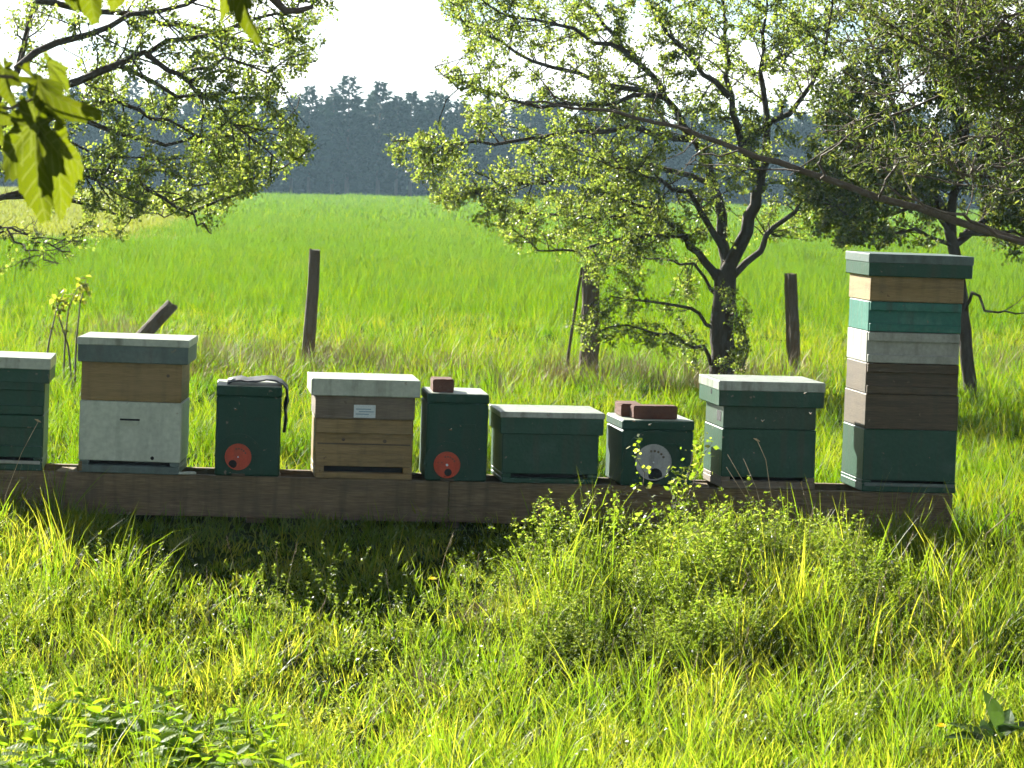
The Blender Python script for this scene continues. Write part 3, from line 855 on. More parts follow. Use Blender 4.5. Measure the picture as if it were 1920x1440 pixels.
# pale wood offcut lying on the rail
p = at(352, 884, STAND_Y + .03)
b = MB().box(-.05, .04, -.016, .016, 0, .012, .004)
o = b.build('wood_offcut', M['white']); o.location = (p.x, p.y, RAIL_Z + .001); o.rotation_euler = (0, R(0), R(25))
tag(o, 'small pale offcut lying on the rail beside the white box hive', 'offcut')

# ------------------------------------------------------------------ fence posts
def post(top, base, r, Y, label, name='fence_post', seed=0, cat='fence post', group='old posts of the field fence'):
    a, b = at(*base, Y), at(*top, Y)
    a.z = min(a.z, -.05)
    g = np.random.default_rng(seed)
    n, k = 16, 12
    V, Fs = [], []
    ax = (b - a); u = ax.cross(Vector((0, 1, 0))).normalized(); w = ax.cross(u).normalized()
    ang_n = g.normal(0, .06, k)
    for i in range(n + 1):
        t = i / n
        c = a + ax * t + u * (r * .12 * math.sin(t * 5 + seed)) 
        for j in range(k):
            rr = r * (1.12 - .2 * t) * (1 + ang_n[j] + g.normal(0, .035) + (.12 * max(0, .12 - t) / .12))
            th = 6.2832 * j / k
            V.append(c - a + (u * math.cos(th) + w * math.sin(th)) * rr + (ax.normalized() * g.normal(0, r * .12) if i == n else Vector()))
    for i in range(n):
        for j in range(k):
            Fs.append((i * k + j, i * k + (j + 1) % k, (i + 1) * k + (j + 1) % k, (i + 1) * k + j))
    Fs += [tuple(range(k))[::-1], tuple(n * k + j for j in range(k))]
    o = MB().add(V, Fs).build(name, M['post'], None, False)
    o.location = a
    return tag(o, label, cat, group)
post((590, 468), (577, 694), .056, 30.3, 'slim dark upright fence post standing alone in the open grass', seed=1)
post((1108, 499), (1103, 720), .083, 29.6, 'thick fence post left of the hawthorn trunk', seed=2)
post((1485, 513), (1489, 716), .062, 30.2, 'fence post between the hawthorn trunk and the tall hive', seed=3)
post((324, 571), (190, 716), .066, 29.5, 'leaning broken post sticking up behind the white box hive', seed=4)
post((1091, 503), (1056, 712), .014, 29.4, 'thin leaning stake beside the thick fence post', name='stake', seed=5, cat='stake')

# ------------------------------------------------------------------ trees
class Tree:
    def __init__(self, seed, hull=None, scale=1.0):
        self.g = np.random.default_rng(seed); self.rnd = random.Random(seed)
        self.tubes = {}            # part name -> list of (pts, radii, sides)
        self.twigs = []            # (pts)
        self.hull = hull
        self.leafpos = []; self.leafdir = []
    def ok(self, p):
        return self.hull is None or inside(self.hull, project(np.array([p])))[0]
    def path(self, start, d, length, n, wob, up=0.0):
        pts = [Vector(start)]; d = Vector(d).normalized()
        for i in range(n):
            d = (d + Vector(self.g.normal(0, wob, 3)) + Vector((0, 0, up))).normalized()
            pts.append(pts[-1] + d * (length / n))
        return pts
    def add(self, part, pts, r0, r1, n=6):
        k = len(pts)
        self.tubes.setdefault(part, []).append((pts, [r0 + (r1 - r0) * i / (k - 1) for i in range(k)], n))
    def side_dir(self, t, spread=1.0, flat=1.0):
        v = Vector(self.g.normal(0, 1, 3)); v.y *= flat
        v = (v - t * v.dot(t)).normalized()
        return (t * (1 - .55 * spread) + v * spread).normalized()
    def fill(self, pts, r, lv1=6, len1=.9, lv2=6, len2=.4, skip=.2, leaf=(3, 7), leafy=1.0, droop=-.02, part='twigs'):
        """side branches, twigs and leaves along a limb"""
        L = len(pts)
        for _ in range(lv1):
            t = self.g.uniform(skip, 1) * (L - 1); i = min(int(t), L - 2)
            p = pts[i].lerp(pts[i + 1], t - i); tan = (pts[i + 1] - pts[i]).normalized()
            bl = len1 * self.g.uniform(.5, 1.15)
            b = self.path(p, self.side_dir(tan, .8), bl, 5, .22, droop)
            if not self.ok(b[-1]):
                b = b[:4]
                if not self.ok(b[-1]): continue
            self.add('branches', b, min(.008, max(.0035, r * .3)), .0018, 3)
            self.twigs_on(b, lv2, len2, leaf, leafy, droop)
        self.twigs_on(pts[L // 2:], lv2, len2, leaf, leafy, droop)
    def twigs_on(self, b, lv2, len2, leaf, leafy, droop):
        L = len(b)
        for _ in range(lv2):
            t = self.g.uniform(.15, 1) * (L - 1); i = min(int(t), L - 2)
            p = b[i].lerp(b[i + 1], t - i); tan = (b[i + 1] - b[i]).normalized()
            tw = self.path(p, self.side_dir(tan, .85), len2 * self.g.uniform(.4, 1.1), 3, .3, droop)
            if not self.ok(tw[-1]): continue
            self.add('branches', tw, .0022, .001, 3)
            if self.g.uniform() > leafy: continue
            for s in range(3):
                for _k in range(self.rnd.randint(*leaf)):
                    q = tw[s].lerp(tw[s + 1], self.g.uniform())
                    self.leafpos.append(q[:]); self.leafdir.append((tw[s + 1] - tw[s])[:])
    def leaves(self, size, jitter=.014, narrow=1.0):
        P = np.array(self.leafpos); D = np.array(self.leafdir)
        n = len(P); g = self.g
        P = P + g.normal(0, jitter, (n, 3))
        D = D / (np.linalg.norm(D, axis=1, keepdims=True) + 1e-9) + g.normal(0, .9, (n, 3))
        D /= np.linalg.norm(D, axis=1, keepdims=True)
        B = np.cross(D, g.normal(0, 1, (n, 3))); B /= np.linalg.norm(B, axis=1, keepdims=True)
        Nn = np.cross(D, B); B = B * narrow
        s = (size * g.uniform(.55, 1.25, n))[:, None]
        c = (g.uniform(.05, .3, n))[:, None]
        V = np.stack([P, P + D * s * .3 + B * s * .3 + Nn * s * c * .6, P + D * s * .72 + B * s * .32 + Nn * s * c * .5, P + D * s * 1.0 - Nn * s * c * .3,
                      P + D * s * .72 - B * s * .32 + Nn * s * c * .5, P + D * s * .3 - B * s * .3 + Nn * s * c * .6], 1).reshape(-1, 3)
        b = (np.arange(n) * 6)[:, None]
        Fc = np.concatenate([b + np.array([[0, 1, 2, 3]]), b + np.array([[0, 3, 4, 5]])])
        return npmesh('leaves', V, Fc, False, {'rnd': np.repeat(g.uniform(0, 1, n), 6)})
    def build(self, root, m_bark, m_leaf, leaf_size, jitter=.014, narrow=1.0):
        inv = Matrix.Translation(-Vector(root.location))
        for part, lst in self.tubes.items():
            if part == 'branches':
                Vs, Fs, o = [], [], 0
                for pts, rad, n in lst:
                    V, Fq = tube_geo(pts, rad, n)
                    Vs.append(V); Fs.append(Fq + o); o += len(V)
                ob = link('branches', npmesh('branches', np.concatenate(Vs), np.concatenate(Fs), True), m_bark, root)
                ob['kind'] = 'stuff'
                ob.matrix_parent_inverse = inv
            else:
                for pts, rad, n in lst:
                    V, Fq = tube_geo(pts, rad, n)
                    ob = link(part, npmesh(part, V, Fq, True), m_bark, root)
                    ob.matrix_parent_inverse = inv
        if self.leafpos:
            ob = link('crown', self.leaves(leaf_size, jitter, narrow), m_leaf, root)
            ob['kind'] = 'stuff'
            ob.matrix_parent_inverse = inv

def limb_px(pl, Y, dY=0.0, wob=.03, g=None, n_sub=3):
    """a limb through pixel waypoints at distance Y, drifting dY in depth, slightly crooked"""
    pts = []
    for i, (x, y) in enumerate(pl):
        t = i / (len(pl) - 1)
        pts.append(at(x, y, Y + dY * t))
    out = []
    for a, b in zip(pts[:-1], pts[1:]):
        for k in range(n_sub):
            q = a.lerp(b, k / n_sub)
            out.append(q + Vector(g.normal(0, wob, 3)) * (0 if (k == 0 and not out) else 1))
    out.append(pts[-1])
    return out

# hawthorn in the middle
HULL1 = [(795, 395), (800, 360), (715, 290), (712, 245), (850, 238), (868, 180), (805, 130), (830, 110), (900, 140), (820, 20), (830, -80), (1800, -80), (1760, 330), (1650, 430), (1600, 480), (1480, 440), (1420, 480), (1400, 700), (1340, 710), (1290, 700), (1230, 655), (1060, 700), (1035, 640), (1078, 580), (1095, 500), (960, 470), (860, 400)]
T = Tree(5, HULL1)
YT = 29.0
base = ground(1352, 732); YT = base.y
g = T.g
tr = limb_px([(1352, 740), (1354, 660), (1357, 580), (1360, 505)], YT, 0, .008, g)
T.tubes['trunk'] = [(tr, [.118 - .02 * i / (len(tr) - 1) + (.03 if i == 0 else 0) for i in range(len(tr))], 12)]
limbs1 = [
    ([(1357, 530), (1325, 492), (1288, 442), (1235, 402), (1165, 372), (1090, 352)], -.6, .055),
    ([(1359, 512), (1352, 430), (1343, 350), (1300, 262), (1240, 180), (1180, 100), (1110, 20), (1060, -50)], .5, .072),
    ([(1362, 510), (1395, 432), (1424, 368), (1428, 330), (1392, 272), (1366, 180), (1358, 90), (1350, -40)], -.3, .085),
    ([(1426, 335), (1442, 235), (1428, 130), (1434, 40), (1445, -50)], .8, .05),
    ([(1370, 522), (1420, 470), (1452, 425), (1505, 382), (1565, 350), (1650, 330)], .6, .045),
    ([(1348, 690), (1312, 655), (1272, 638), (1230, 625), (1150, 612), (1085, 625)], -1.0, .026),
    ([(1350, 620), (1292, 575), (1222, 560), (1150, 556), (1105, 572)], -.7, .024),
    ([(1350, 560), (1300, 500), (1240, 490), (1170, 480), (1110, 490)], .8, .022),
    ([(1288, 442), (1182, 442), (1080, 468), (1005, 470), (962, 430)], -1.2, .024),
    ([(1300, 262), (1180, 242), (1050, 250), (930, 272), (820, 268), (735, 265)], -1.0, .036),
    ([(1240, 180), (1120, 152), (1000, 112), (900, 62), (832, 25)], .4, .036),
    ([(1343, 350), (1180, 300), (1060, 335), (940, 352), (855, 376), (806, 372)], 1.2, .034),
    ([(1240, 180), (1100, 200), (960, 190), (860, 160), (815, 125)], -1.5, .03),
    ([(1235, 402), (1120, 410), (1000, 400), (900, 385)], 1.0, .028),
    ([(1180, 100), (1080, 60), (960, 30), (870, -20)], -.8, .03),
    ([(1366, 180), (1290, 110), (1230, 30), (1190, -50)], -1.4, .035),
    ([(1392, 272), (1480, 210), (1540, 130), (1560, 40), (1570, -50)], -.8, .04),
    ([(1428, 130), (1500, 80), (1580, 20)], 1.3, .03),
    ([(1358, 470), (1290, 360), (1200, 330), (1120, 300)], -1.6, .04),
    ([(1377, 540), (1385, 585), (1402, 640), (1392, 690)], -.5, .012),
]
for k, (pl, dY, r) in enumerate(limbs1):
    p = limb_px(pl, YT + (0 if k < 8 else dY * .3), dY, .018, g)
    r *= .8
    T.tubes.setdefault('limb', []).append((p, [max(.006, r * (1 - .86 * i / (len(p) - 1))) for i in range(len(p))], 7))
    ln = sum((b - a).length for a, b in zip(p[:-1], p[1:]))
    low = k in (5, 6, 7)
    T.fill(p, r, int(ln * (8 if low else 15)), .45 if low else .7, 11 if low else 15, .13, .12 if k > 4 else .3, (3, 5), .9 if low else .95)
root1 = empty('hawthorn_tree', base, (0, 0, 0), 'hawthorn tree with forked trunk standing behind the two box green hive', 'tree', 'hawthorns along the fence')
T.build(root1, M['bark'], M['haw'], .027)
N1 = len(T.leafpos)

# right hand hawthorn, thin leaning trunk behind the tall hive
HULL2 = [(1480, -80), (2150, -80), (2150, 500), (1960, 500), (1850, 490), (1700, 470), (1540, 465), (1470, 360), (1520, 200)]
T = Tree(9, HULL2); g = T.g
base = ground(1822, 760); YT = base.y + .2
tr = limb_px([(1823, 764), (1814, 680), (1806, 590), (1796, 500), (1780, 430)], YT, 0, .008, g)
T.tubes['trunk'] = [(tr, [.062 - .012 * i / (len(tr) - 1) for i in range(len(tr))], 10)]
for k, (pl, dY, r) in enumerate([
    ([(1780, 430), (1740, 330), (1690, 220), (1640, 110), (1600, -40)], .5, .045),
    ([(1784, 440), (1800, 330), (1810, 200), (1830, 90), (1850, -50)], -.5, .045),
    ([(1790, 460), (1880, 380), (1960, 300), (2050, 240)], .6, .035),
    ([(1740, 330), (1660, 310), (1580, 330), (1520, 350)], -.8, .028),
    ([(1760, 380), (1700, 390), (1640, 410), (1560, 420)], .6, .024),
    ([(1690, 220), (1610, 230), (1540, 220)], -1, .022),
    ([(1800, 330), (1860, 260), (1930, 200), (2000, 130)], -1, .03),
    ([(1640, 110), (1720, 60), (1780, -20)], .6, .025),
    ([(1806, 590), (1822, 548), (1852, 582), (1905, 588), (1990, 570)], -.8, .018),
    ([(1800, 440), (1870, 430), (1950, 440), (2020, 430)], -.3, .02),
    ([(1788, 460), (1720, 430), (1640, 440), (1560, 452)], -.7, .02),
    ([(1784, 440), (1720, 350), (1640, 370), (1550, 390)], -1.2, .022),
    ([(1800, 330), (1760, 260), (1680, 270), (1600, 290)], 1.0, .02),
    ([(1810, 200), (1740, 170), (1660, 170), (1580, 130)], -.9, .02),
    ([(1790, 460), (1850, 400), (1920, 390), (1990, 370)], .7, .02),
    ([(1800, 330), (1860, 330), (1930, 310), (2010, 320)], .9, .02)]):
    p = limb_px(pl, YT, dY, .02, g)
    T.tubes.setdefault('limb', []).append((p, [max(.006, r * (1 - .8 * i / (len(p) - 1))) for i in range(len(p))], 7))
    ln = sum((b - a).length for a, b in zip(p[:-1], p[1:]))
    T.fill(p, r, int(ln * 15), .7, 15, .14, .15, (3, 5), .95 if k != 8 else 0)
root2 = empty('hawthorn_tree', base, (0, 0, 0), 'thin dark hawthorn leaning behind the tallest beehive at the right', 'tree', 'hawthorns along the fence')
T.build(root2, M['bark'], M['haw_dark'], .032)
N2 = len(T.leafpos)

# left hand hawthorn, trunk just outside the picture
HULL3 = [(-260, -90), (625, -90), (630, 30), (612, 115), (545, 150), (540, 200), (585, 240), (598, 285), (548, 345), (440, 380), (405, 440), (330, 405), (262, 405), (240, 445), (130, 500), (-260, 560)]
T = Tree(13, HULL3); g = T.g
base = ground(-190, 800); YT = base.y
tr = limb_px([(-190, 805), (-185, 650), (-170, 520), (-150, 400)], YT, 0, .01, g)
T.tubes['trunk'] = [(tr, [.13 - .03 * i / (len(tr) - 1) for i in range(len(tr))], 12)]
limbs3 = [
    ([(-150, 410), (-60, 290), (30, 130), (62, 0), (80, -60)], .6, .07),
    ([(-150, 420), (-20, 250), (110, 165), (215, 118), (280, 98), (335, 140), (402, 192), (440, 235), (520, 300)], -.6, .06),
    ([(-165, 470), (0, 370), (180, 322), (252, 345), (330, 386), (372, 420), (396, 438)], -1.0, .04),
    ([(348, 406), (450, 360), (530, 312), (582, 274)], -.4, .02),
    ([(-165, 480), (-60, 420), (20, 425), (70, 452), (132, 472)], .5, .028),
    ([(-165, 490), (-60, 440), (10, 440), (60, 470), (110, 494)], -.9, .024),
    ([(-60, 290), (120, 210), (220, 190), (320, 230), (420, 300), (470, 320)], .9, .04),
    ([(62, 0), (180, 20), (300, 40), (420, 60), (520, 90), (590, 92)], .6, .04),
    ([(30, 130), (160, 60), (300, 20), (430, -20), (520, -60)], -.5, .045),
    ([(280, 98), (390, 60), (480, 40), (560, 10), (600, -30)], -.7, .032),
    ([(215, 118), (330, 180), (450, 180), (520, 172)], .8, .03),
    ([(335, 140), (420, 110), (500, 130), (570, 100)], -.9, .025),
    ([(0, 370), (120, 380), (220, 405), (300, 400), (340, 400)], 1.0, .028),
    ([(120, 210), (240, 260), (340, 270), (430, 250), (540, 240)], .4, .032),
    ([(180, 322), (300, 320), (400, 350), (470, 350)], .5, .026),
    ([(-20, 250), (60, 300), (160, 330), (260, 380)], -.9, .03),
    ([(-60, 290), (20, 230), (100, 260), (200, 290), (300, 300)], -.4, .03),
]
for k, (pl, dY, r) in enumerate(limbs3):
    p = limb_px(pl, YT, dY, .018, g)
    r *= .62
    T.tubes.setdefault('limb', []).append((p, [max(.005, r * (1 - .88 * i / (len(p) - 1))) for i in range(len(p))], 7))
    ln = sum((b - a).length for a, b in zip(p[:-1], p[1:]))
    T.fill(p, r, int(ln * (9 if k not in (4, 5) else 7)), .56, 15, .12, .2, (3, 5), .9 if k not in (4, 5) else .12)
root3 = empty('hawthorn_tree', base, (0, 0, 0), 'hawthorn at the left with low branches spreading over the wheat', 'tree', 'hawthorns along the fence')
T.build(root3, M['bark'], M['haw'], .025)
N3 = len(T.leafpos)

# nearer tree outside the right edge whose bare branch hangs across the picture
T = Tree(21, None); g = T.g
YB = 13.0
base = ground(2330, 1200); base.y = YB; base.x = at(2330, 900, YB).x; base.z = 0
tr = [Vector((base.x, YB, -.05)), Vector((base.x - .02, YB, .6)), Vector((base.x + .03, YB + .03, 1.3)), Vector((base.x, YB, 1.9)), Vector((base.x + .05, YB, 2.9))]
T.tubes['trunk'] = [(tr, [.11, .09, .08, .07, .05], 10)]
main = limb_px([(2325, 640), (2100, 520), (1920, 455), (1720, 392), (1500, 320), (1385, 280), (1270, 236), (1150, 210), (1040, 196), (985, 190)], YB, .4, .006, g)
main[0] = Vector((base.x, YB, at(2325, 640, YB).z))
T.tubes['limb'] = [(main, [max(.004, .021 * (1 - .82 * i / (len(main) - 1))) for i in range(len(main))], 8)]
for pl, dY, r in [
    ([(1985, 482), (1880, 440), (1800, 400), (1720, 380), (1640, 345)], -.5, .010),
    ([(1540, 335), (1535, 300), (1570, 270), (1620, 230)], -.3, .006),
    ([(1650, 372), (1655, 335), (1710, 290), (1760, 250)], -.3, .006),
    ([(1385, 282), (1310, 300), (1290, 310), (1360, 322)], .2, .004),
    ([(1500, 322), (1420, 318), (1360, 315), (1305, 300)], .3, .004),
    ([(1290, 243), (1225, 205), (1235, 140), (1260, 120)], .2, .004),
    ([(1155, 211), (1150, 190), (1165, 170)], .1, .003),
    ([(2100, 300), (1920, 296), (1850, 318), (1805, 322), (1750, 300), (1690, 260)], -.4, .009),
    ([(2150, 180), (2000, 215), (1900, 240), (1780, 265), (1760, 296)], -.2, .007),
    ([(2150, 330), (1990, 300), (1880, 310), (1800, 322)], .2, .006),
    ([(2150, 40), (1990, 60), (1860, 120), (1700, 200), (1560, 280), (1480, 330)], .3, .008),
    ([(2150, -20), (1990, 0), (1850, 60), (1720, 140), (1640, 220)], -.6, .008),
    ([(2150, 420), (1990, 380), (1860, 350), (1760, 340), (1640, 300)], .5, .007),
    ([(2300, -100), (1900, 60), (1760, 40), (1600, -20)], .3, .012),
    ([(2300, 60), (1980, 120), (1820, 130), (1660, 60)], -.5, .012),
]:
    p = limb_px(pl, YB, dY, .012, g)
    if pl[0][0] > 2000: p = [Vector((base.x, YB, p[0].z + .1))] + p
    T.tubes['limb'].append((p, [max(.0022, r * (1 - .7 * i / (len(p) - 1))) for i in range(len(p))], 5))
    ln = sum((b - a).length for a, b in zip(p[:-1], p[1:]))
    T.hull = [(1440, -80), (2500, -80), (2500, 420), (1900, 400), (1780, 330), (1600, 330), (1500, 260), (1560, 120)]
    T.fill(p, r, int(ln * 6), .35, 6, .16, .2, (3, 6), .6, -.04)
T.hull = [(1560, -100), (2500, -100), (2500, 300), (1840, 260), (1700, 120), (1600, 60)]
for p, _, _ in list(T.tubes['limb'][-6:]):
    T.fill(p, .007, 30, .42, 12, .2, .2, (4, 7), .95, -.05)
T.hull = None
for i in range(16, len(main) - 1, 1):     # short dead side twigs on the hanging branch
    for _ in range(1):
        tan = (main[i + 1] - main[i]).normalized()
        tw = T.path(main[i], T.side_dir(tan, .8), g.uniform(.08, .26), 4, .25)
        T.add('branches', tw, .003, .001, 4)
root4 = empty('overhanging_tree', base, (0, 0, 0), 'nearer tree whose long bare branch hangs across from the right', 'tree')
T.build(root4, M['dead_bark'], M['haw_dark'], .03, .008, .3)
N4 = len(T.leafpos)


# ------------------------------------------------------------------ the far wood
def conifer_meshes(seed, hgt, spread, nsp, droop, bare):
    g = np.random.default_rng(seed)
    V, Fs = tube_geo([(0, 0, -.2), (.05, 0, hgt * .35), (0, .05, hgt * .7), (0, 0, hgt)], [.16, .12, .07, .015], 6)
    trunk = npmesh('trunk', V, Fs, True)
    z = bare + (1 - g.uniform(0, 1, nsp) ** .75) * (hgt - bare)
    t = (z - bare) / (hgt - bare)
    rmax = spread * np.clip(1.04 - t, .03, 1) ** .6 * np.clip(.55 + t * 4, 0, 1) * (1 + .3 * np.sin(z * 7 + seed)) 
    a = g.uniform(0, 6.283, nsp)
    r = rmax * np.sqrt(g.uniform(.05, 1, nsp)) * g.uniform(.7, 1.2, nsp)
    c = np.stack([r * np.cos(a), r * np.sin(a), z - droop * r + g.normal(0, .1, nsp)], 1)
    out = np.stack([np.cos(a), np.sin(a), -droop * .6 + g.normal(.25, .3, nsp)], 1) + g.normal(0, .25, (nsp, 3))
    out /= np.linalg.norm(out, axis=1, keepdims=True)
    sd = np.cross(out, g.normal(0, 1, (nsp, 3))); sd /= np.linalg.norm(sd, axis=1, keepdims=True)
    L = (g.uniform(.3, .75, nsp) * (1.1 - .55 * t))[:, None]; Wd = L * g.uniform(.22, .42, nsp)[:, None]
    V = np.stack([c - out * L * .3, c + sd * Wd, c + out * L, c - sd * Wd], 1).reshape(-1, 3)
    Fc = (np.arange(nsp) * 4)[:, None] + np.array([[0, 1, 2, 3]])
    crown = npmesh('crown', V, Fc, False, {'rnd': np.repeat(g.uniform(0, 1, nsp), 4)})
    return trunk, crown
kinds = [conifer_meshes(1, 9.0, 1.9, 1700, .25, 1.6), conifer_meshes(2, 8.2, 2.1, 1700, .1, 1.9), conifer_meshes(3, 8.8, 1.5, 1300, .3, 1.4), conifer_meshes(4, 7.6, 2.3, 1800, .05, 1.2), conifer_meshes(5, 8.4, 1.8, 1300, .1, 3.4)]
for t_, c_ in kinds:
    t_.materials.append(M['pine_bark']); c_.materials.append(M['conifer'])
def conifer(x, y, k, s, label, group):
    o = empty('conifer', (x, y, 0), (0, 0, random.uniform(0, 6.28)), label, 'tree', group)
    o.scale = (s * random.uniform(.9, 1.1), s * random.uniform(.9, 1.1), s)
    link('trunk', kinds[k][0], None, o)
    c = link('crown', kinds[k][1], None, o); c['kind'] = 'stuff'
    return o
FY = FAR + 4
gap = [(455, .86, 1), (500, .88, 3), (545, .9, 1), (578, .93, 0), (622, .93, 2), (650, 1.02, 0), (708, .98, 0), (742, .9, 4), (768, .94, 4), (796, .96, 3), (812, .98, 1), (858, .9, 1), (900, .92, 3)]
ordn = ['first', 'second', 'third', 'fourth', 'fifth', 'sixth', 'seventh', 'eighth', 'ninth', 'tenth', 'eleventh', 'twelfth', 'thirteenth', 'fourteenth']
for i, (p, s, k) in enumerate(gap):
    q = at(p, 370, FY + random.uniform(-1, 2))
    conifer(q.x, q.y, k, s, '%s hazy conifer from the left in the gap between the hawthorns' % ordn[i], 'conifers of the far wood')
for p in list(range(-60, 440, 52)):
    q = at(p + random.uniform(-14, 14), 370, FY + random.uniform(-1, 3))
    conifer(q.x, q.y, random.randrange(4), random.uniform(.82, .98), 'hazy conifer of the far wood seen through the left hawthorn', 'conifers behind the left hawthorn')
for p in list(range(948, 2000, 56)):
    q = at(p + random.uniform(-14, 14), 370, FY + random.uniform(-1, 3))
    conifer(q.x, q.y, random.randrange(4), random.uniform(.8, 1.0), 'hazy conifer of the far wood seen through the right hand trees', 'conifers behind the right hand trees')
# deeper rows of the wood, one mass
ccol = bpy.data.collections.new('wood_rows')
for i, (t_, c_) in enumerate(kinds[:4]):
    a = np.zeros(len(c_.vertices) * 3, np.float32); c_.vertices.foreach_get('co', a)
    me = npmesh('wood_tree', a.reshape(-1, 3), np.arange(len(c_.vertices)).reshape(-1, 4), False, {'rnd': np.repeat(rng.uniform(0, 1, len(c_.polygons)), 4)})
    me.materials.append(M['conifer'])
    ccol.objects.link(bpy.data.objects.new('wood_tree_%d' % i, me))
P = []
for row in range(5):
    for x in np.arange(-62, 64, 2.5):
        if abs(x + 8.7 - row * .1) < 1.1: continue      # thin place where daylight shows between stems
        P.append((x + random.uniform(-.8, .8), FY + 4 + row * 3.4 + random.uniform(-1, 1), 0))
scatter('far_wood', ccol, 4, np.array(P), rng.uniform(.72, .95, len(P)), None, 'dark hazy wood behind the front row of conifers', 'wood', tilt=.02)
# scrubby undergrowth along the wood edge
ug = [conifer_meshes(30 + i, 1.6, 1.3, 420, .0, .05)[1] for i in range(3)]
ucol = proto_collection('undergrowth_bushes', ug, M['conifer'])
P = np.array([(x + random.uniform(-.5, .5), FY + random.uniform(0, 9), 0) for x in np.arange(-62, 64, .9) if abs(x + 8.9) > .9])
scatter('undergrowth', ucol, 3, P, rng.uniform(.6, 1.2, len(P)), None, 'dark scrubby undergrowth along the foot of the far wood', 'undergrowth', tilt=.05)

# ------------------------------------------------------------------ weeds on the right
def weed_mesh(seed, hgt, nst=5, leaf=.016):
    g = np.random.default_rng(seed); r_ = random.Random(seed)
    Vs, Fs, tips, rn, o = [], [], [], [], 0
    for s in range(nst):
        d = Vector((g.normal(0, .35), g.normal(0, .35), 1)).normalized()
        p = Vector((g.normal(0, .04), g.normal(0, .04), 0)); n = 9
        hh = hgt * g.uniform(.6, 1.1)
        pts = [p.copy()]
        for i in range(n):
            d = (d + Vector(g.normal(0, .16, 3)) + Vector((0, 0, .02))).normalized(); p = p + d * (hh / n); pts.append(p.copy())
        V, Fq = tube_geo(pts, np.linspace(.0018, .0008, n + 1), 3)
        Vs.append(V); Fs.append(Fq + o); o += len(V); rn.append(np.full(len(V), .4))
        for i in range(2, n + 1):
            for k in range(r_.randint(6, 10) if i < n else 12):
                a = g.uniform(0, 6.283); L = leaf * g.uniform(.6, 1.5)
                dr = Vector((math.cos(a), math.sin(a), g.normal(.25, .35))).normalized()
                sd = dr.cross(Vector(g.normal(0, 1, 3))).normalized() * L * .2
                b = pts[i] + Vector(g.normal(0, .006, 3))
                V = np.array([b[:], (b + dr * L * .55 + sd)[:], (b + dr * L)[:], (b + dr * L * .55 - sd)[:]])
                Vs.append(V); Fs.append(np.array([[0, 1, 2, 3]]) + o); o += 4; rn.append(np.full(4, g.uniform()))
    return npmesh('weed', np.concatenate(Vs), np.concatenate(Fs), False, {'rnd': np.concatenate(rn)})
wd = [weed_mesh(300 + i, .4, 5, .017) for i in range(8)]
wcol2 = proto_collection('bedstraw_stems', wd, M['weed'])
pts, scl = [], []
for _ in range(5600):
    px_, py_ = random.uniform(900, 2050), random.uniform(1055, 1260)
    q = ground(px_, py_)
    e = 0.0
    # mound: thick close to the stand, thinning towards the camera and the left
    top = (q.y - 12.4) / (15.3 - 12.4)
    lft = (px_ - 900) / 160
    dens = .75 * max(0, min(1, top)) * max(0, min(1, lft)) * min(1, max(.15, .75 + .6 * float(snoise(q.x, q.y, 2.0, 23)))) * (1 if px_ < 1640 else .45)
    if q.y > 15.55 or random.random() > dens: continue
    hgt_ = (.38 + .31 * min(1, max(0, top)) ** .7) * (1.0 if 1000 < px_ < 1600 else .75) * (1 + .25 * math.sin(px_ * .02) )
    if 1180 < px_ < 1300: hgt_ *= 1.12
    pts.append(q[:]); scl.append(hgt_ * random.uniform(.5, 1.2) * (.9 + .3 * float(snoise(q.x, q.y, 3.4, 7))))
scatter('hedge_bedstraw', wcol2, 8, np.array(pts), np.array(scl), None, 'tangled mound of small leaved weeds in front of the right hives', 'weeds', tilt=.25)
def seed_stalk_mesh(seed):
    g = np.random.default_rng(seed)
    h = g.uniform(.26, .42); lean = g.normal(0, .25); n = 6
    pts = [Vector((lean * h * t ** 1.7, 0, h * t)) for t in np.linspace(0, 1, n)]
    V, Fq = tube_geo(pts, np.linspace(.0014, .0007, n), 3)
    Vs, Fs, o = [V], [Fq], len(V)
    for k in range(16):
        q = pts[-1] - Vector((lean * .004 * k, 0, .0045 * k)); a = g.uniform(0, 6.283)
        d = Vector((math.cos(a) * .5, math.sin(a) * .5, 1)).normalized() * g.uniform(.008, .014); sd = d.cross(Vector(g.normal(0, 1, 3))).normalized() * .0022
        Vs.append(np.array([q[:], (q + d * .5 + sd)[:], (q + d)[:], (q + d * .5 - sd)[:]])); Fs.append(np.array([[0, 1, 2, 3]]) + o); o += 4
    return npmesh('seed_stalk', np.concatenate(Vs), np.concatenate(Fs), False, {'rnd': np.full(o, g.uniform())})
sdcol = proto_collection('seed_stalks', [seed_stalk_mesh(700 + i) for i in range(6)], M['straw'])
pts = [ground(random.uniform(-100, 2020), random.uniform(1110, 1440))[:] for _ in range(150)] + [ground(random.uniform(960, 1980), random.uniform(1040, 1240))[:] for _ in range(90)]
scatter('grass_seed_heads', sdcol, 6, np.array(pts), rng.uniform(.55, .95, len(pts)), None, 'thin pale grass stalks with seed heads in the foreground', 'seed heads', tilt=.2)
# small herbs between the grass
pts = [ground(random.uniform(-150, 2070), random.uniform(1090, 1440))[:] for _ in range(420)]
scatter('small_herbs', wcol2, 8, np.array(pts), rng.uniform(.3, .6, len(pts)), None, 'small leafy herbs scattered through the foreground grass', 'herbs', tilt=.3)

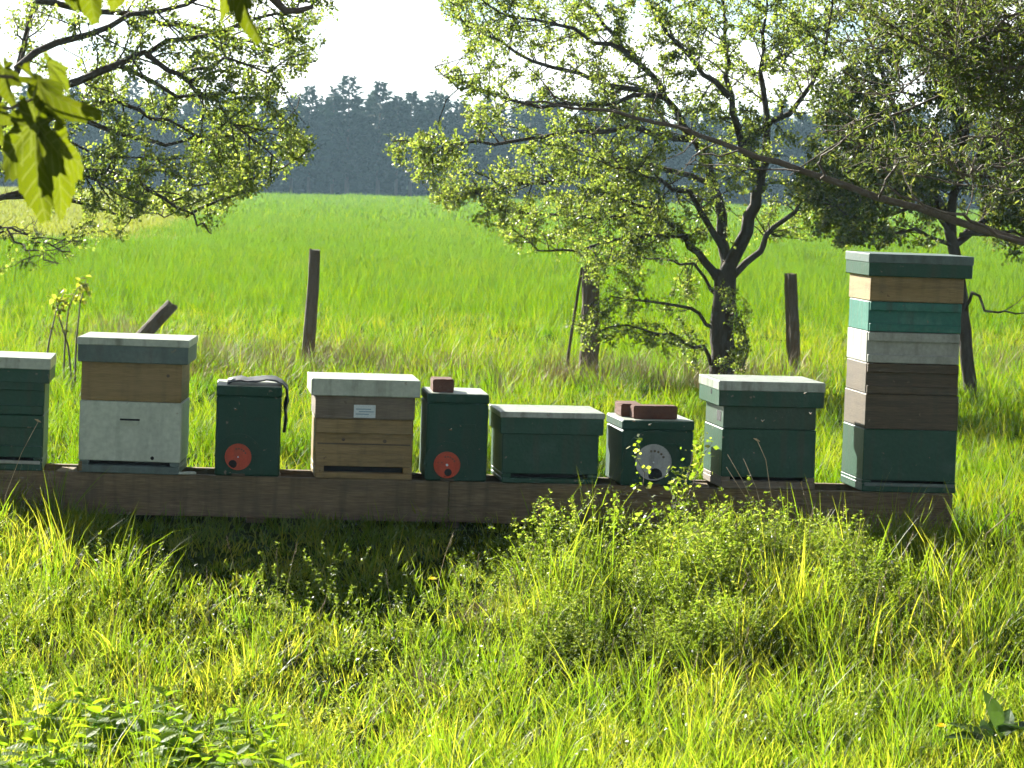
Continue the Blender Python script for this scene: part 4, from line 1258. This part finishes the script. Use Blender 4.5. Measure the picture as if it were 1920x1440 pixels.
# one taller flowering weed in front of the grey disc hive
def tall_weed(px_, top_py, base_py, Y, seed, label, lsz=.03, nst=5, sp=.25, m='weed'):
    g = np.random.default_rng(seed)
    b = at(px_, base_py, Y); b.z = float(gz(Y)); t = at(px_, top_py, Y) - Vector((0, 0, b.z))
    root = empty('tall_weed', b, (0, 0, 0), label, 'weed')
    Vs, Fs, rn, o = [], [], [], 0
    for s in range(nst):
        e = Vector((g.normal(0, sp * .4) , g.normal(0, .06), t.z * g.uniform(.65, 1) if s else t.z))
        pts = [Vector((0, 0, 0)).lerp(e, i / 8) + Vector(g.normal(0, .008, 3)) * (i > 0) for i in range(9)]
        MB().tube(pts, np.linspace(.004, .0015, 9), 5).build('stem', M['dead_bark'], root)
        for i in range(3, 9):
            for k in range(9):
                a = g.uniform(0, 6.283); L = lsz * g.uniform(.45, 1.2)
                dr = Vector((math.cos(a), math.sin(a), g.normal(.2, .4))).normalized()
                sd = dr.cross(Vector(g.normal(0, 1, 3))).normalized() * L * .38
                q = pts[i] + Vector(g.normal(0, .022, 3))
                Vs.append(np.array([q[:], (q + dr * L * .5 + sd)[:], (q + dr * L)[:], (q + dr * L * .5 - sd)[:]])); Fs.append(np.array([[0, 1, 2, 3]]) + o); o += 4; rn.append(np.full(4, g.uniform()))
    f = link('foliage', npmesh('foliage', np.concatenate(Vs), np.concatenate(Fs), False, {'rnd': np.concatenate(rn)}), M[m], root)
    f['kind'] = 'stuff'
tall_weed(1252, 822, 1060, 15.0, 3, 'tall sunlit leafy weed rising in front of the grey disc hive', .03, 6, .2)
tall_weed(1180, 930, 1080, 14.8, 4, 'shorter leafy weed left of the tallest sunlit weed', .026, 4, .25)

# dead stalks
def stalk(pl, Y, r, label, head=False):
    p = [at(x, y, Y) for x, y in pl]
    root_z = p[-1].copy(); 
    pts = [q - Vector((root_z.x, root_z.y, 0)) for q in p]
    o = MB().tube(pts, np.linspace(r * .5, r, len(pts)), 5).build('dead_stalk', M['straw'], None, True)
    o.location = (root_z.x, root_z.y, 0)
    if head:
        MB().tube([pts[0] + Vector((.012, 0, -.004)), pts[0] + Vector((-.004, 0, .004)), pts[0] + Vector((-.018, 0, .010))], [.002, .0055, .001], 6).build('seed_head', M['straw'], o)
    tag(o, label, 'stalk', 'dry stalks standing in the weeds')
stalk([(1420, 826), (1436, 862), (1446, 930), (1452, 1060)], 14.9, .0022, 'tallest dry stalk with hooked seed head before the two box hive', True)
stalk([(1364, 852), (1392, 900), (1420, 960), (1440, 1090)], 14.9, .0022, 'long leaning dry stalk left of the hooked one')
stalk([(1394, 860), (1418, 915), (1432, 975), (1446, 1090)], 14.8, .002, 'middle dry stalk between two others before the two box hive')
stalk([(1362, 876), (1400, 935), (1430, 990), (1442, 1090)], 14.95, .0018, 'shortest leaning dry stalk at the left of its bunch')
stalk([(72, 790), (40, 850), (10, 930), (-6, 1080)], 15.1, .002, 'thin dry stalk crossing the hive at the left edge', True)
stalk([(1900, 958), (1872, 982), (1850, 1000), (1830, 1070)], 14.6, .004, 'pale bent dry stalk at the far right beside the stand')
stalk([(1372, 948), (1340, 975), (1300, 1000), (1270, 1080)], 14.6, .004, 'pale thick stalk lying slanted in the weed mound')

# ------------------------------------------------------------------ broad leaves
def leaf_mesh(name, outline, fold=.18, curl=.12, n_in=1):
    """blade from half outline [(along, half width)], folded at the midrib and curled"""
    V, Fs = [], []
    for i, (t, w) in enumerate(outline):
        z = -curl * t * t
        V += [(-w, t, z + fold * w), (-w * .5, t, z + fold * w * .35 + .01 * math.sin(i * 2.1)), (0, t, z), (w * .5, t, z + fold * w * .35 - .01 * math.sin(i * 1.7)), (w, t, z + fold * w)]
    for i in range(len(outline) - 1):
        for k in range(4):
            Fs.append((i * 5 + k, i * 5 + k + 1, (i + 1) * 5 + k + 1, (i + 1) * 5 + k))
    me = bpy.data.meshes.new(name); me.from_pydata(V, [], Fs); me.update()
    return me
saw = [(0, .02)]
for i in range(1, 12):
    t = i / 12
    w = .36 * math.sin(math.pi * min(1, t ** .75)) ** .8
    saw += [(t - .02, w * 1.08), (t + .005, w * .92)]
saw.append((1, .004))
nettle_leaf = leaf_mesh('nettle_leaf', saw, .2, .25); nettle_leaf.materials.append(M['nettle'])

def leaf_at(me, parent, loc, direction, size, roll=0.0, name='leaf'):
    o = bpy.data.objects.new(name, me); C.objects.link(o); o.parent = parent
    q = Vector(direction).normalized().to_track_quat('Y', 'Z') @ Euler((0, roll, 0)).to_quaternion()
    o.rotation_mode = 'QUATERNION'; o.rotation_quaternion = q
    o.location = loc; o.scale = (size, size, size)
    return o
nst = 0
def nettle(px_, py_, hgt, seed, label):
    r_ = random.Random(seed)
    b = ground(px_, py_)
    root = empty('nettle_plant', b, (0, 0, 0), label, 'nettle', 'nettles in the bottom left corner')
    lx, ly = r_.gauss(0, .05), r_.gauss(0, .05)
    pts = [Vector((lx * t, ly * t, hgt * t)) for t in (0, .35, .7, 1)]
    MB().tube(pts, [.004, .0035, .003, .002], 5).build('stem', M['nettle'], root)
    for lv in range(5):
        t = .4 + .15 * lv
        p = Vector((lx * t, ly * t, hgt * t))
        a = r_.uniform(0, 3.14) if lv == 0 else a + 1.57
        for s in (0, math.pi):
            d = Vector((math.cos(a + s), math.sin(a + s), .25 - .3 * (1 - t) + (.5 if lv == 4 else 0)))
            leaf_at(nettle_leaf, root, p, d, (.12 - .014 * lv) * r_.uniform(.8, 1.25), r_.gauss(0, .25))
spots = []
for i in range(34):
    x = random.uniform(-60, 430) if i < 26 else random.uniform(250, 520)
    yy = random.uniform(1395, 1520) if i < 26 else random.uniform(1450, 1540)
    nettle(x, yy, random.uniform(.15, .23), 500 + i, 'low sunlit nettle plant in the bottom left corner')

# dock with dark leaves at the bottom right
dockm = leaf_mesh('dock_leaf', [(0, .02), (.1, .14), (.25, .24), (.45, .27), (.65, .23), (.85, .12), (1, .01)], .25, .35); dockm.materials.append(M['dock'])
b = ground(1868, 1436)
dock = empty('dock_plant', b, (0, 0, 0), 'dark broad leaved dock plant in the bottom right corner', 'dock')
for i, (ax, el, sz) in enumerate([(2.6, .7, .17), (3.4, .5, .16), (1.2, .9, .15), (.4, .6, .17), (4.4, .6, .15), (5.4, .5, .16), (1.9, 1.3, .13)]):
    leaf_at(dockm, dock, (0, 0, .06 + .012 * i), (math.cos(ax) * math.cos(el), math.sin(ax) * math.cos(el), math.sin(el)), sz * 1.25, random.gauss(0, .3))

# dandelions
def dandelion(px_, py_, Y, label):
    p = at(px_, py_, Y)
    p.z -= float(gz(p.y))
    root = empty('dandelion', (p.x, p.y, float(gz(p.y))), (0, 0, 0), label, 'dandelion', 'dandelions in the grass')
    MB().tube([(0, 0, 0), (.005, 0, p.z * .6), (0, 0, p.z)], [.002, .002, .002], 5).build('stem', M['nettle'], root)
    V, Fs = [], []
    for ring, (r, up) in enumerate(((.019, .004), (.015, .009), (.009, .012))):
        for i in range(14 - ring * 3):
            a = i / (14 - ring * 3) * 6.283 + ring
            o = len(V); c, s = math.cos(a), math.sin(a)
            V += [(0, 0, p.z), (c * r - s * .003, s * r + c * .003, p.z + up), (c * r * 1.1, s * r * 1.1, p.z + up), (c * r + s * .003, s * r - c * .003, p.z + up)]
            Fs.append((o, o + 1, o + 2, o + 3))
    me = bpy.data.meshes.new('flower_head'); me.from_pydata(V, [], Fs); link('flower_head', me, M['yellow'], root)
dandelion(1765, 1363, 10.9, 'yellow dandelion flower at the lower right')
dandelion(811, 1087, 14.2, 'small orange yellow dandelion in the shade below the stand')

# fallen white petals
n = 260
V, Fs = [], []
for i in range(n):
    q = ground(random.uniform(-60, 1980), random.uniform(1090, 1500)); q.z += random.uniform(.06, .18)
    s = random.uniform(.005, .013); e = Euler((random.gauss(0, .6), random.gauss(0, .6), random.uniform(0, 6))).to_matrix()
    o = len(V)
    V += [q + e @ Vector(v) * s for v in ((-1, 0, 0), (0, -.6, .15), (1, 0, 0), (0, .6, .15))]
    Fs.append((o, o + 1, o + 2, o + 3))
me = bpy.data.meshes.new('fallen_petals'); me.from_pydata([v[:] for v in V], [], Fs)
tag(link('fallen_petals', me, M['petal']), 'tiny white petals caught all over the foreground grass', 'petals', None, 'stuff')

# sapling with yellow leaves at the left
sl = leaf_mesh('sapling_leaf', [(0, .02), (.2, .3), (.5, .38), (.8, .22), (1, .01)], .2, .3); sl.materials.append(M['sapling'])
b = ground(118, 722)
sap = empty('sapling', b, (0, 0, 0), 'small sapling with a yellow leafed top behind the left hives', 'sapling')
g = np.random.default_rng(77)
for pl in ([(118, 722), (122, 640), (128, 580), (150, 530)], [(140, 720), (143, 640), (150, 570), (162, 522)], [(80, 720), (92, 640), (106, 580), (120, 548)], [(135, 722), (128, 650), (112, 600), (105, 560)]):
    pts = [at(x, y, b.y) - b for x, y in pl]
    MB().tube(pts, [.01, .008, .006, .003], 5).build('stem', M['dead_bark'], sap)
    for k in range(22):
        t = 3 - abs(g.normal(0, .55)); t = max(1.2, min(2.99, t)); i = int(t)
        leaf_at(sl, sap, pts[i].lerp(pts[i + 1], t - i) + Vector(g.normal(0, .03, 3)), g.normal(0, 1, 3), g.uniform(.035, .07), g.normal(0, .5))

# ------------------------------------------------------------------ near leaves at the top left
def add_veins(m, angs):
    nt = m.node_tree; N, L = nt.nodes, nt.links
    co = N.new('ShaderNodeTexCoord'); sp = N.new('ShaderNodeSeparateXYZ'); L.new(co.outputs['Object'], sp.inputs[0])
    last = None
    def op(kind, a, b=None, c=None):
        q = N.new('ShaderNodeMath'); q.operation = kind
        for i, v in enumerate((a, b, c)):
            if v is None: continue
            if isinstance(v, (int, float)): q.inputs[i].default_value = v
            else: L.new(v, q.inputs[i])
        return q.outputs[0]
    for a_ in angs:
        across = op('ABSOLUTE', op('SUBTRACT', op('MULTIPLY', sp.outputs[0], math.cos(a_)), op('MULTIPLY', sp.outputs[1], math.sin(a_))))
        along = op('ADD', op('MULTIPLY', sp.outputs[0], math.sin(a_)), op('MULTIPLY', sp.outputs[1], math.cos(a_)))
        # side veins leave the main vein at an angle
        fish = op('ABSOLUTE', op('SUBTRACT', op('FRACT', op('MULTIPLY', op('SUBTRACT', along, op('MULTIPLY', across, .8)), 6.5)), .5))
        side = op('ADD', op('MULTIPLY', fish, .13), op('MULTIPLY', op('GREATER_THAN', across, .24), 1.0))
        d = op('ADD', op('MINIMUM', across, side), op('MULTIPLY', op('LESS_THAN', along, 0.0), 1.0))
        last = d if last is None else op('MINIMUM', last, d)
    v = op('SUBTRACT', 1.0, op('SMOOTH_MIN', op('DIVIDE', last, .016), 1.0, .2))
    for node in list(N):
        if node.type in ('BSDF_PRINCIPLED', 'BSDF_TRANSLUCENT'):
            inp = node.inputs['Base Color' if node.type == 'BSDF_PRINCIPLED' else 'Color']
            src = inp.links[0].from_socket
            mx = N.new('ShaderNodeMixRGB'); L.new(op('MULTIPLY', v, .55), mx.inputs['Fac']); L.new(src, mx.inputs['Color1'])
            mx.inputs['Color2'].default_value = (.17, .19, .05, 1)
            L.new(mx.outputs[0], inp)
add_veins(M['vine'], (0, .95, -.95))
def lobed(seed, lobes):
    """broad leaf with pointed lobes and toothed edge, folded along the veins; unit length, stem at the origin"""
    g = random.Random(seed)
    ang, rad = [], []
    n = 64
    ring = []
    for i in range(n + 1):
        a = -2.75 + 5.5 * i / n
        r = .3
        for (la, lr, lw) in lobes:
            r = max(r, lr * max(0, 1 - abs(a - la) / lw) ** .55)
        r *= 1 + (.045 if i % 2 else -.035) + g.uniform(-.02, .02)
        ring.append((a, r))
    V = [(0, 0, 0)]; Fs = []
    for f in (.35, .7, 1.0):
        for (a, r) in ring:
            x, y = math.sin(a) * r * f, math.cos(a) * r * f
            v = 0
            for (la, lr, lw) in lobes:
                v = max(v, max(0, 1 - abs(a - la) / (lw * .8)))
            z = (.10 * (1 - v) * f) - .3 * (y * y + .6 * x * x) * f + .2 * abs(x) + .025 * math.sin(a * 5 + f * 4 + seed) * f + .02 * math.sin(a * 11) * f * f
            V.append((x, y, z))
    m_ = n + 1
    for i in range(n):
        Fs.append((0, 1 + i, 2 + i))
        for k in (0, 1):
            Fs.append((1 + k * m_ + i, 1 + (k + 1) * m_ + i, 2 + (k + 1) * m_ + i, 2 + k * m_ + i))
    me = bpy.data.meshes.new('leaf'); me.from_pydata(V, [], Fs)
    me.polygons.foreach_set('use_smooth', [True] * len(me.polygons)); me.update()
    me.materials.append(M['vine'])
    return me
LB = [lobed(1, [(0, 1.0, .75), (.95, .8, .7), (-.95, .8, .7), (1.8, .45, .6), (-1.8, .45, .6)]),
      lobed(2, [(0, 1.0, .95), (.8, .8, .75), (-.8, .76, .75), (1.8, .42, .7), (-1.8, .4, .7)])]
YV = 5.0
vb = at(-160, 200, YV)
vine = empty('leafy_shoot', (vb.x, vb.y, vb.z), (0, 0, 0), 'big backlit yellow green lobed leaves hanging close at the top left', 'leaves')
def vtube(pl, r):
    pts = [at(x, y, YV + d) - vb for x, y, d in pl]
    MB().tube(pts, np.linspace(r, r * .6, len(pts)), 6).build('stem', M['dead_bark'], vine, True)
vtube([(-160, 200, 0), (-40, 200, .02), (20, 203, .03), (50, 190, .04), (75, 182, .04)], .0035)
vtube([(-160, 120, 0), (-60, 140, .02), (30, 145, .05), (100, 150, .05)], .004)
vtube([(-160, -60, .1), (0, -60, .1), (180, -45, .1), (450, -60, .15)], .004)
vtube([(-160, 200, 0), (-160, 60, .05), (-160, -60, .1), (-170, -400, .1)], .006)
def vleaf(px_, py_, tx, ty, size_px, face, me=0, d=.0, tip_d=0.0):
    """leaf from stem pixel to tip pixel; face tilts it about its own length"""
    a, b = at(px_, py_, YV + d), at(tx, ty, YV + d + tip_d)
    dr = b - a
    o = bpy.data.objects.new('leaf', LB[me]); C.objects.link(o); o.parent = vine
    y = dr.normalized(); zc = (-Vector((0, 1, 0)) - y * -y.y).normalized()     # faces the camera before turning
    x = y.cross(zc).normalized()
    m3 = Matrix((x, y, zc)).transposed() @ Matrix.Rotation(face, 3, 'Y')
    o.rotation_mode = 'QUATERNION'; o.rotation_quaternion = m3.to_quaternion()
    s = dr.length; o.scale = (s * size_px, s, s); o.location = a - vb
vleaf(66, 232, 66, 414, .62, .25, 1, .0, -.02)
vleaf(98, 262, 132, 420, .5, -.5, 1, .015, .02)
vleaf(58, 195, 96, 272, .7, .3, 0, .05)
vleaf(70, 150, 160, 238, .8, 1.05, 1, -.03, -.05)
vleaf(8, 128, 14, 205, .9, .6, 0, .06)
vleaf(88, 118, 140, 172, .5, -.8, 1, .04)
vleaf(-14, 205, -6, 275, .9, .2, 0, .02)
vleaf(122, -60, 132, 22, .9, .5, 0, .1)
vleaf(168, -55, 168, 46, .8, .3, 1, .1)
vleaf(222, -45, 214, 22, .9, -.3, 1, .12)
vleaf(448, -60, 456, 84, .5, .8, 1, .12)
vleaf(425, -60, 424, 42, .5, -.4, 0, .15)
# bare twig at the top edge
pl = [(470, -60), (505, -10), (535, 20), (560, 20), (588, 12)]
YT2 = 9.0
p = [at(x, y, YT2) for x, y in pl]
top = at(430, -260, YT2)
pts = [q - top for q in [top] + p]
o = MB().tube(pts, [.014, .013, .012, .011, .009, .006], 7).build('hanging_twig', M['dead_bark'], None, True); o.location = top
MB().tube([p[1] - top, at(560, -20, YT2) - top, at(575, 5, YT2) - top], [.005, .004, .002], 5).build('side_twig', M['dead_bark'], o, True)
tag(o, 'bare dark twig end hanging in at the top edge against the sky', 'twig')

# ------------------------------------------------------------------ bees
bm_ = MB()
for i, (bx, by) in enumerate([(845, 806), (1509, 738), (1430, 790), (442, 768), (1189, 790), (1218, 797), (1520, 776), (1372, 589), (1358, 490)]):
    p = at(bx, by, STAND_Y - .25 - .05 * (i % 3))
    o = MB().tube([(-.007, 0, -.001), (-.003, 0, 0), (.001, 0, .001), (.004, 0, 0), (.007, 0, .001)], [.001, .0028, .002, .0026, .001], 8).build('bee', M['bee'], None, True)
    o.location = p; o.rotation_euler = (0, 0, random.uniform(0, 6.28))
    for s in (-1, 1):
        MB().add([(.001, 0, .002), (-.001, s * .004, .006), (-.004, s * .009, .008), (-.006, s * .006, .006)], [(0, 1, 2, 3)]).build('wing', M['bee_wing'], o)
    tag(o, 'tiny sunlit bee flying in front of the hives', 'bee', 'bees flying around the hives')

# ------------------------------------------------------------------ haze
m, nt, N, L, out = mat('haze_air')
pv = N.new('ShaderNodeVolumePrincipled')
pv.inputs['Color'].default_value = (0.52, 0.8, 1.0, 1)
pv.inputs['Density'].default_value = 0.00026
pv.inputs['Anisotropy'].default_value = 0.25
L.new(pv.outputs[0], out.inputs['Volume'])
hz = MB().box(-430, 430, -50, 710, -1.0, 14.0).build('haze', m)
tag(hz, 'thin blue haze in the air over the field', 'haze', None, 'stuff')
